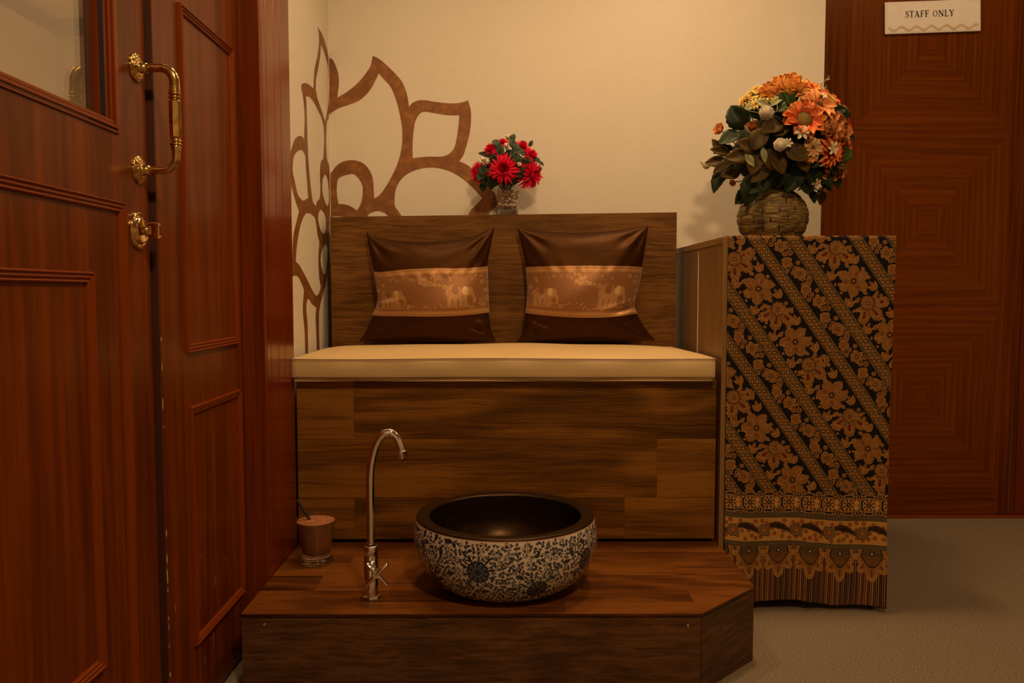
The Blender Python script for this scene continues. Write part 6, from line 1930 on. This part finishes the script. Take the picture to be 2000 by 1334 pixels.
for ri in range(1, 5):
    for k in range(13):
        a = ((k + 0.5 * (ri % 2) * -1) / 13) * 2 * PI
        z0_ = ri * rowh - 0.004 + 0.003; z1_ = z0_ + rowh - 0.007
        pts = []
        for z_ in np.linspace(z0_, z1_, 4):
            r = float(np.interp(z_, zz_, rr2)) + 0.0017
            pts.append([(VX + r * math.cos(a + s * 0.0023 / r), VY + r * math.sin(a + s * 0.0023 / r), VZ + z_) for s in (-1, -0.8, 0.8, 1)])
        b.grid(pts)
b.build('slots', M['weave_groove'], vase)
bq = tag(empty('bouquet', (VX, VY, VZ + 0.16)), 'large orange autumn silk flower bouquet in the brown basket-textured vase', 'bouquet')
CB = (0.763, 2.300, 1.226)
g = MB()
rnd = random.Random(2)
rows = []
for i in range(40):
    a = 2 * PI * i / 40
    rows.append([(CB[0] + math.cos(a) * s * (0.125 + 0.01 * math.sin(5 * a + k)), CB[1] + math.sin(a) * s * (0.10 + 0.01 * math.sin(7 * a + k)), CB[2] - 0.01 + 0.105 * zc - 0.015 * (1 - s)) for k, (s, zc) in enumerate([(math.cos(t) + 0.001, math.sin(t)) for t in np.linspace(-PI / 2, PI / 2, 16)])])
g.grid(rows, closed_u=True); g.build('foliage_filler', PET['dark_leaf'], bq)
arrangement(bq, CB, 0.196, 0.155, BOUQUET, BOUQUET_LEAVES, (VX, VY, VZ + 0.165), 12)
# leaves closing the back and flanks
rnd = random.Random(31)
g = MB()
for k in range(46):
    z = rnd.uniform(-0.75, 0.75); a = rnd.uniform(0.05 * PI, 0.95 * PI)
    s = math.sqrt(1 - z * z)
    d = Vector((math.cos(a) * s, math.sin(a) * s, z))
    leaf(g, Vector(CB) + Vector((d.x * 0.13, d.y * 0.11, d.z * 0.11)), d + Vector((rnd.uniform(-0.8, 0.8), 0, rnd.uniform(-0.8, 0.8))), d, rnd.uniform(0.045, 0.065), 0.034, 0.7, rnd)
g.build('back_foliage', PET['dark_leaf'], bq)['kind'] = 'stuff'
# thin curled twigs
def twig(pts, r=0.0011, leaves_n=0, rnd=random.Random(4)):
    g = MB()
    ch = catmull([(CB[0] + x / 1000, CB[1] + y / 1000, CB[2] + z / 1000) for x, y, z in pts], n=6)
    g.tube(ch, [r * (1 - 0.5 * i / len(ch)) for i in range(len(ch))], 6)
    for k in range(leaves_n):
        q = ch[int((k + 1) / (leaves_n + 1) * len(ch))]
        leaf(g, q, (rnd.uniform(-1, 1), -0.4, rnd.uniform(-0.2, 1)), (0, -1, 0.3), 0.010, 0.005, 0.4, rnd)
    g.build('twig', PET['sage'], bq)
twig([(62, -60, 120), (95, -40, 140), (112, -30, 168), (122, -30, 176), (126, -30, 186)], 0.0011, 6)
twig([(112, -30, 158), (120, -30, 152), (124, -30, 150)], 0.0008, 2)
twig([(35, -20, 120), (38, -10, 150), (30, -8, 172), (34, -6, 186)], 0.0016, 2)
twig([(-60, -120, 40), (-92, -125, 62), (-118, -120, 70), (-124, -120, 82), (-118, -120, 88), (-112, -120, 80)], 0.0014)
twig([(-70, -125, 44), (-100, -125, 76), (-118, -122, 92), (-110, -122, 100), (-102, -122, 92)], 0.0014)
twig([(-66, -130, 60), (-20, -150, 74), (10, -155, 68), (30, -150, 58)], 0.0016, 7)
twig([(-10, -150, 60), (24, -158, 20), (18, -158, -20), (10, -150, -50)], 0.0016, 4)
twig([(-150, -60, -40), (-190, -30, -60), (-212, -20, -58), (-222, -20, -48)], 0.0010, 4)
twig([(-150, -40, -86), (-172, -30, -92), (-186, -30, -100)], 0.0010, 0)
twig([(96, -120, -40), (60, -140, -30), (40, -150, -44)], 0.0012, 6)

# ---- red posy in the glass of pebbles
RXc, RY, RZ = 0.0035, 2.550, 1.0425
gv = tag(empty('glass_vase', (RXc, RY, RZ)), 'small flared clear glass vase on the ledge behind the bench backrest', 'vase')
gl = MB()
og = [(0.0306, 0.0255), (0.0320, 0.030), (0.0375, 0.060), (0.0425, 0.088), (0.0455, 0.104), (0.0452, 0.1048), (0.0446, 0.1045), (0.0443, 0.1030)]
gl.lathe([(r, z + RZ) for r, z in og], 56, (RXc, RY, 0))
gl.build('glass_wall', M['thin_glass'], gv)
gl = MB()
fg = [(0.0005, 0.0002), (0.0300, 0.0002), (0.0318, 0.0015), (0.0322, 0.012), (0.0318, 0.022), (0.0306, 0.0255), (0.0298, 0.0300), (0.0280, 0.0310), (0.0005, 0.0310)]
gl.lathe([(r, z + RZ) for r, z in fg], 56, (RXc, RY, 0))
gl.build('glass_foot', M['glass'], gv)
pb = MB(); rnd = random.Random(6)
rows = []
for i in range(14):
    a = 2 * PI * i / 14
    rows.append([(math.cos(t) * math.cos(a) * 1.0 + 0.0, math.cos(t) * math.sin(a) * 0.74, math.sin(t) * 0.62 + 0.06 * math.sin(2 * a) * math.cos(t)) for t in np.linspace(-PI / 2 + 0.01, PI / 2 - 0.01, 9)])
pb.grid(rows, closed_u=True)
peb = tag(pb.build('pebble', M['pebble']), 'cream pebble packed among others inside the small glass vase', 'pebble', 'pebbles in the glass vase')
spots = []
tries = 0
while len(spots) < 64 and tries < 60000:
    tries += 1
    z = rnd.uniform(0.0372, 0.0835); rmax = 0.0300 + (z - 0.031) * 0.175 - 0.0068
    a = rnd.uniform(0, 2 * PI); r = rmax * math.sqrt(rnd.random())
    if rnd.random() < 0.6: r = rmax
    p = Vector((r * math.cos(a), r * math.sin(a), z))
    if all((p - q).length > 0.0104 for q in spots): spots.append(p)
for i, p in enumerate(spots):
    o = peb if i == 0 else peb.copy()
    if i: COL.objects.link(o)
    s = rnd.uniform(0.0062, 0.0074)
    o.scale = (s, s, s)
    o.rotation_euler = (rnd.uniform(-0.7, 0.7), rnd.uniform(-0.7, 0.7), rnd.uniform(0, 6))
    o.location = (RXc + p.x, RY + p.y, RZ + p.z)
po = tag(empty('posy', (RXc, RY, RZ + 0.09)), 'scarlet chrysanthemum and eucalyptus posy standing in the small glass vase', 'bouquet')
CP = (0.0, 2.520, 1.204)
g = MB(); rows = []
for i in range(28):
    a = 2 * PI * i / 28
    rows.append([(CP[0] + math.cos(a) * s * 0.070, CP[1] + 0.012 + math.sin(a) * s * 0.045, CP[2] - 0.008 + 0.050 * zc) for k, (s, zc) in enumerate([(math.cos(t) + 0.001, math.sin(t)) for t in np.linspace(-PI / 2, PI / 2, 12)])])
g.grid(rows, closed_u=True); g.build('foliage_filler', PET['dark_leaf'], po)
arrangement(po, CP, 0.115, 0.075, POSY, POSY_LEAVES, (RXc, RY, RZ + 0.095), 5)

# ================================================================== STAFF SIGN
sx, sz, sw, sh = 1.4785, 1.7690, 0.334, 0.1095
tilt = math.radians(2.1)
sign = empty('staff_sign', (sx, SY - 0.013, sz))
sign.rotation_euler = (0, -tilt, 0)
tag(sign, 'white acrylic STAFF ONLY sign fixed high on the brown veneered door', 'sign')
def sbuild(b, name, mat, bevel=0):
    me_o = b.build(name, mat, None, bevel=bevel)
    me_o.parent = sign
    return me_o
b = MB(); b.box(-sw / 2, sw / 2, -0.0065, -0.0005, -sh / 2, sh / 2, 'x'); o = sbuild(b, 'plate', M['acrylic_edge'], 0.0028)
b = MB(); b.box(-sw / 2 + 0.009, sw / 2 - 0.006, -0.0070, -0.0060, -sh / 2 + 0.007, sh / 2 - 0.012, 'x'); sbuild(b, 'face', M['acrylic'], 0.0004)
# serif capitals drawn as strokes: (x0,y0,x1,y1,width) on a 1-high em
TK, TN, SR = 0.165, 0.075, 0.06
def glyph(ch):
    s = []
    def st(x0, y0, x1, y1, w): s.append(('l', x0, y0, x1, y1, w))
    def arc(cx, cy, rx, ry, a0, a1, w0, w1): s.append(('a', cx, cy, rx, ry, a0, a1, w0, w1))
    if ch == 'T': st(0.34, 0.02, 0.34, 0.98, TK); st(0.02, 0.97, 0.66, 0.97, TN); st(0.03, 0.98, 0.03, 0.78, SR); st(0.65, 0.98, 0.65, 0.78, SR); st(0.18, 0.02, 0.50, 0.02, SR); w = 0.68
    elif ch == 'A': st(0.07, 0.02, 0.36, 0.97, TN); st(0.34, 0.99, 0.66, 0.02, TK); st(0.17, 0.34, 0.54, 0.34, TN); st(-0.02, 0.02, 0.18, 0.02, SR); st(0.52, 0.02, 0.80, 0.02, SR); w = 0.78
    elif ch == 'F': st(0.16, 0.02, 0.16, 0.98, TK); st(0.03, 0.98, 0.60, 0.98, TN); st(0.16, 0.52, 0.46, 0.52, TN); st(0.59, 0.99, 0.59, 0.80, SR); st(0.46, 0.62, 0.46, 0.42, SR); st(0.02, 0.02, 0.32, 0.02, SR); w = 0.62
    elif ch == 'L': st(0.16, 0.02, 0.16, 0.98, TK); st(0.02, 0.98, 0.32, 0.98, SR); st(0.02, 0.02, 0.60, 0.02, TN); st(0.60, 0.01, 0.64, 0.22, SR); w = 0.64
    elif ch == 'N': st(0.12, 0.02, 0.12, 0.97, TN); st(0.12, 0.97, 0.70, 0.03, TK); st(0.70, 0.02, 0.70, 0.98, TN); st(0.0, 0.98, 0.2, 0.98, SR); st(0.02, 0.02, 0.24, 0.02, SR); st(0.58, 0.98, 0.82, 0.98, SR); w = 0.82
    elif ch == 'Y': st(0.08, 0.97, 0.38, 0.46, TK); st(0.64, 0.97, 0.38, 0.46, TN); st(0.38, 0.02, 0.38, 0.48, TK); st(-0.03, 0.98, 0.24, 0.98, SR); st(0.52, 0.98, 0.76, 0.98, SR); st(0.22, 0.02, 0.54, 0.02, SR); w = 0.74
    elif ch == 'O': arc(0.40, 0.5, 0.36, 0.48, 0, 2 * PI, 'o', 0); w = 0.80
    elif ch == 'S':
        s.append(('p', [(0.46, 0.78), (0.40, 0.93), (0.25, 0.97), (0.11, 0.88), (0.10, 0.72), (0.22, 0.59), (0.37, 0.47), (0.48, 0.34), (0.46, 0.14), (0.30, 0.03), (0.15, 0.06), (0.06, 0.22)], [0.05, 0.05, 0.06, 0.10, 0.13, 0.15, 0.15, 0.13, 0.11, 0.06, 0.05, 0.05]))
        st(0.47, 0.98, 0.47, 0.74, SR * 0.8); st(0.055, 0.27, 0.055, 0.01, SR * 0.8); w = 0.54
    else: w = 0.34
    return s, w
def draw_text(txt, x, z, em, b, y0=-0.0072, y1=-0.0078, gap=0.07):
    def poly2(pts):
        n = len(pts)
        f = [(px_, y1, pz_) for px_, pz_ in pts]; k = [(px_, y0, pz_) for px_, pz_ in pts]
        b.add(f + k, [tuple(range(n)), tuple(range(2 * n - 1, n - 1, -1))] + [(q, n + q, n + (q + 1) % n, (q + 1) % n) for q in range(n)])
    for ch in txt:
        s, w = glyph(ch)
        for q in s:
            if q[0] == 'l':
                _, ax0, ay0, ax1, ay1, wd = q
                dx, dy = ax1 - ax0, ay1 - ay0; L = math.hypot(dx, dy)
                if abs(dy) > abs(dx): nx, ny = wd / 2 * L / abs(dy), 0
                else: nx, ny = 0, wd / 2 * L / abs(dx)
                pts = [(ax0 - nx, ay0 - ny), (ax1 - nx, ay1 - ny), (ax1 + nx, ay1 + ny), (ax0 + nx, ay0 + ny)]
                area = sum(pts[i][0] * pts[(i + 1) % 4][1] - pts[(i + 1) % 4][0] * pts[i][1] for i in range(4))
                if area < 0: pts = pts[::-1]
                poly2([(x + px_ * em, z + pz_ * em) for px_, pz_ in pts])
            else:
                if q[0] == 'a':
                    _, cx_, cy_, rx_, ry_, a0, a1, _, _ = q
                    A = np.linspace(0, 2 * PI, 33)
                    o_ = [(cx_ + rx_ * math.cos(a), cy_ + ry_ * math.sin(a)) for a in A]
                    i_ = [(cx_ + (rx_ - 0.125) * math.cos(a), cy_ + (ry_ - 0.045) * math.sin(a)) for a in A]
                else:
                    ch_ = catmull(q[1], n=3); wd = np.interp(np.linspace(0, 1, len(ch_)), np.linspace(0, 1, len(q[2])), q[2])
                    o_, i_ = [], []
                    for k in range(len(ch_)):
                        t = (ch_[min(k + 1, len(ch_) - 1)] - ch_[max(k - 1, 0)]).normalized()
                        o_.append((ch_[k][0] - t[1] * wd[k] / 2, ch_[k][1] + t[0] * wd[k] / 2)); i_.append((ch_[k][0] + t[1] * wd[k] / 2, ch_[k][1] - t[0] * wd[k] / 2))
                for k in range(len(o_) - 1):
                    pts = [i_[k], i_[k + 1], o_[k + 1], o_[k]]
                    area = sum(pts[m_][0] * pts[(m_ + 1) % 4][1] - pts[(m_ + 1) % 4][0] * pts[m_][1] for m_ in range(4))
                    if area < 0: pts = pts[::-1]
                    poly2([(x + px_ * em, z + pz_ * em) for px_, pz_ in pts])
        x += (w + gap) * em
    return x
em = 0.0205
b = MB()
wtot = draw_text('STAFF ONLY', 0, 0, em, MB(), gap=0.13)
draw_text('STAFF ONLY', -0.0965, -0.0005, em * 0.169 / wtot * 1.0 if False else em * (0.172 / wtot), b, gap=0.13)
sbuild(b, 'lettering', M['ink'])
b = MB()
for k in range(3):
    for ph_, sg in ((0, 1),):
        pts = []
        for i in range(120):
            t = i / 119
            x = -sw / 2 + 0.012 + (sw - 0.022) * t
            z = -sh / 2 + 0.0165 + 0.0062 * math.sin(2 * PI * (t * 6.0) + 2.4) + (k - 1) * 0.0034
            pts.append((x, z))
        for (xa, za), (xb, zb_) in zip(pts, pts[1:]):
            b.quad([(xa, -0.0073, za - 0.0011), (xb, -0.0073, zb_ - 0.0011), (xb, -0.0073, zb_ + 0.0011), (xa, -0.0073, za + 0.0011)], [(0, 0)] * 4)
o = sbuild(b, 'wave_ornament', M['gold_print'])
so = o.modifiers.new('thickness', 'SOLIDIFY'); so.thickness = 0.0003
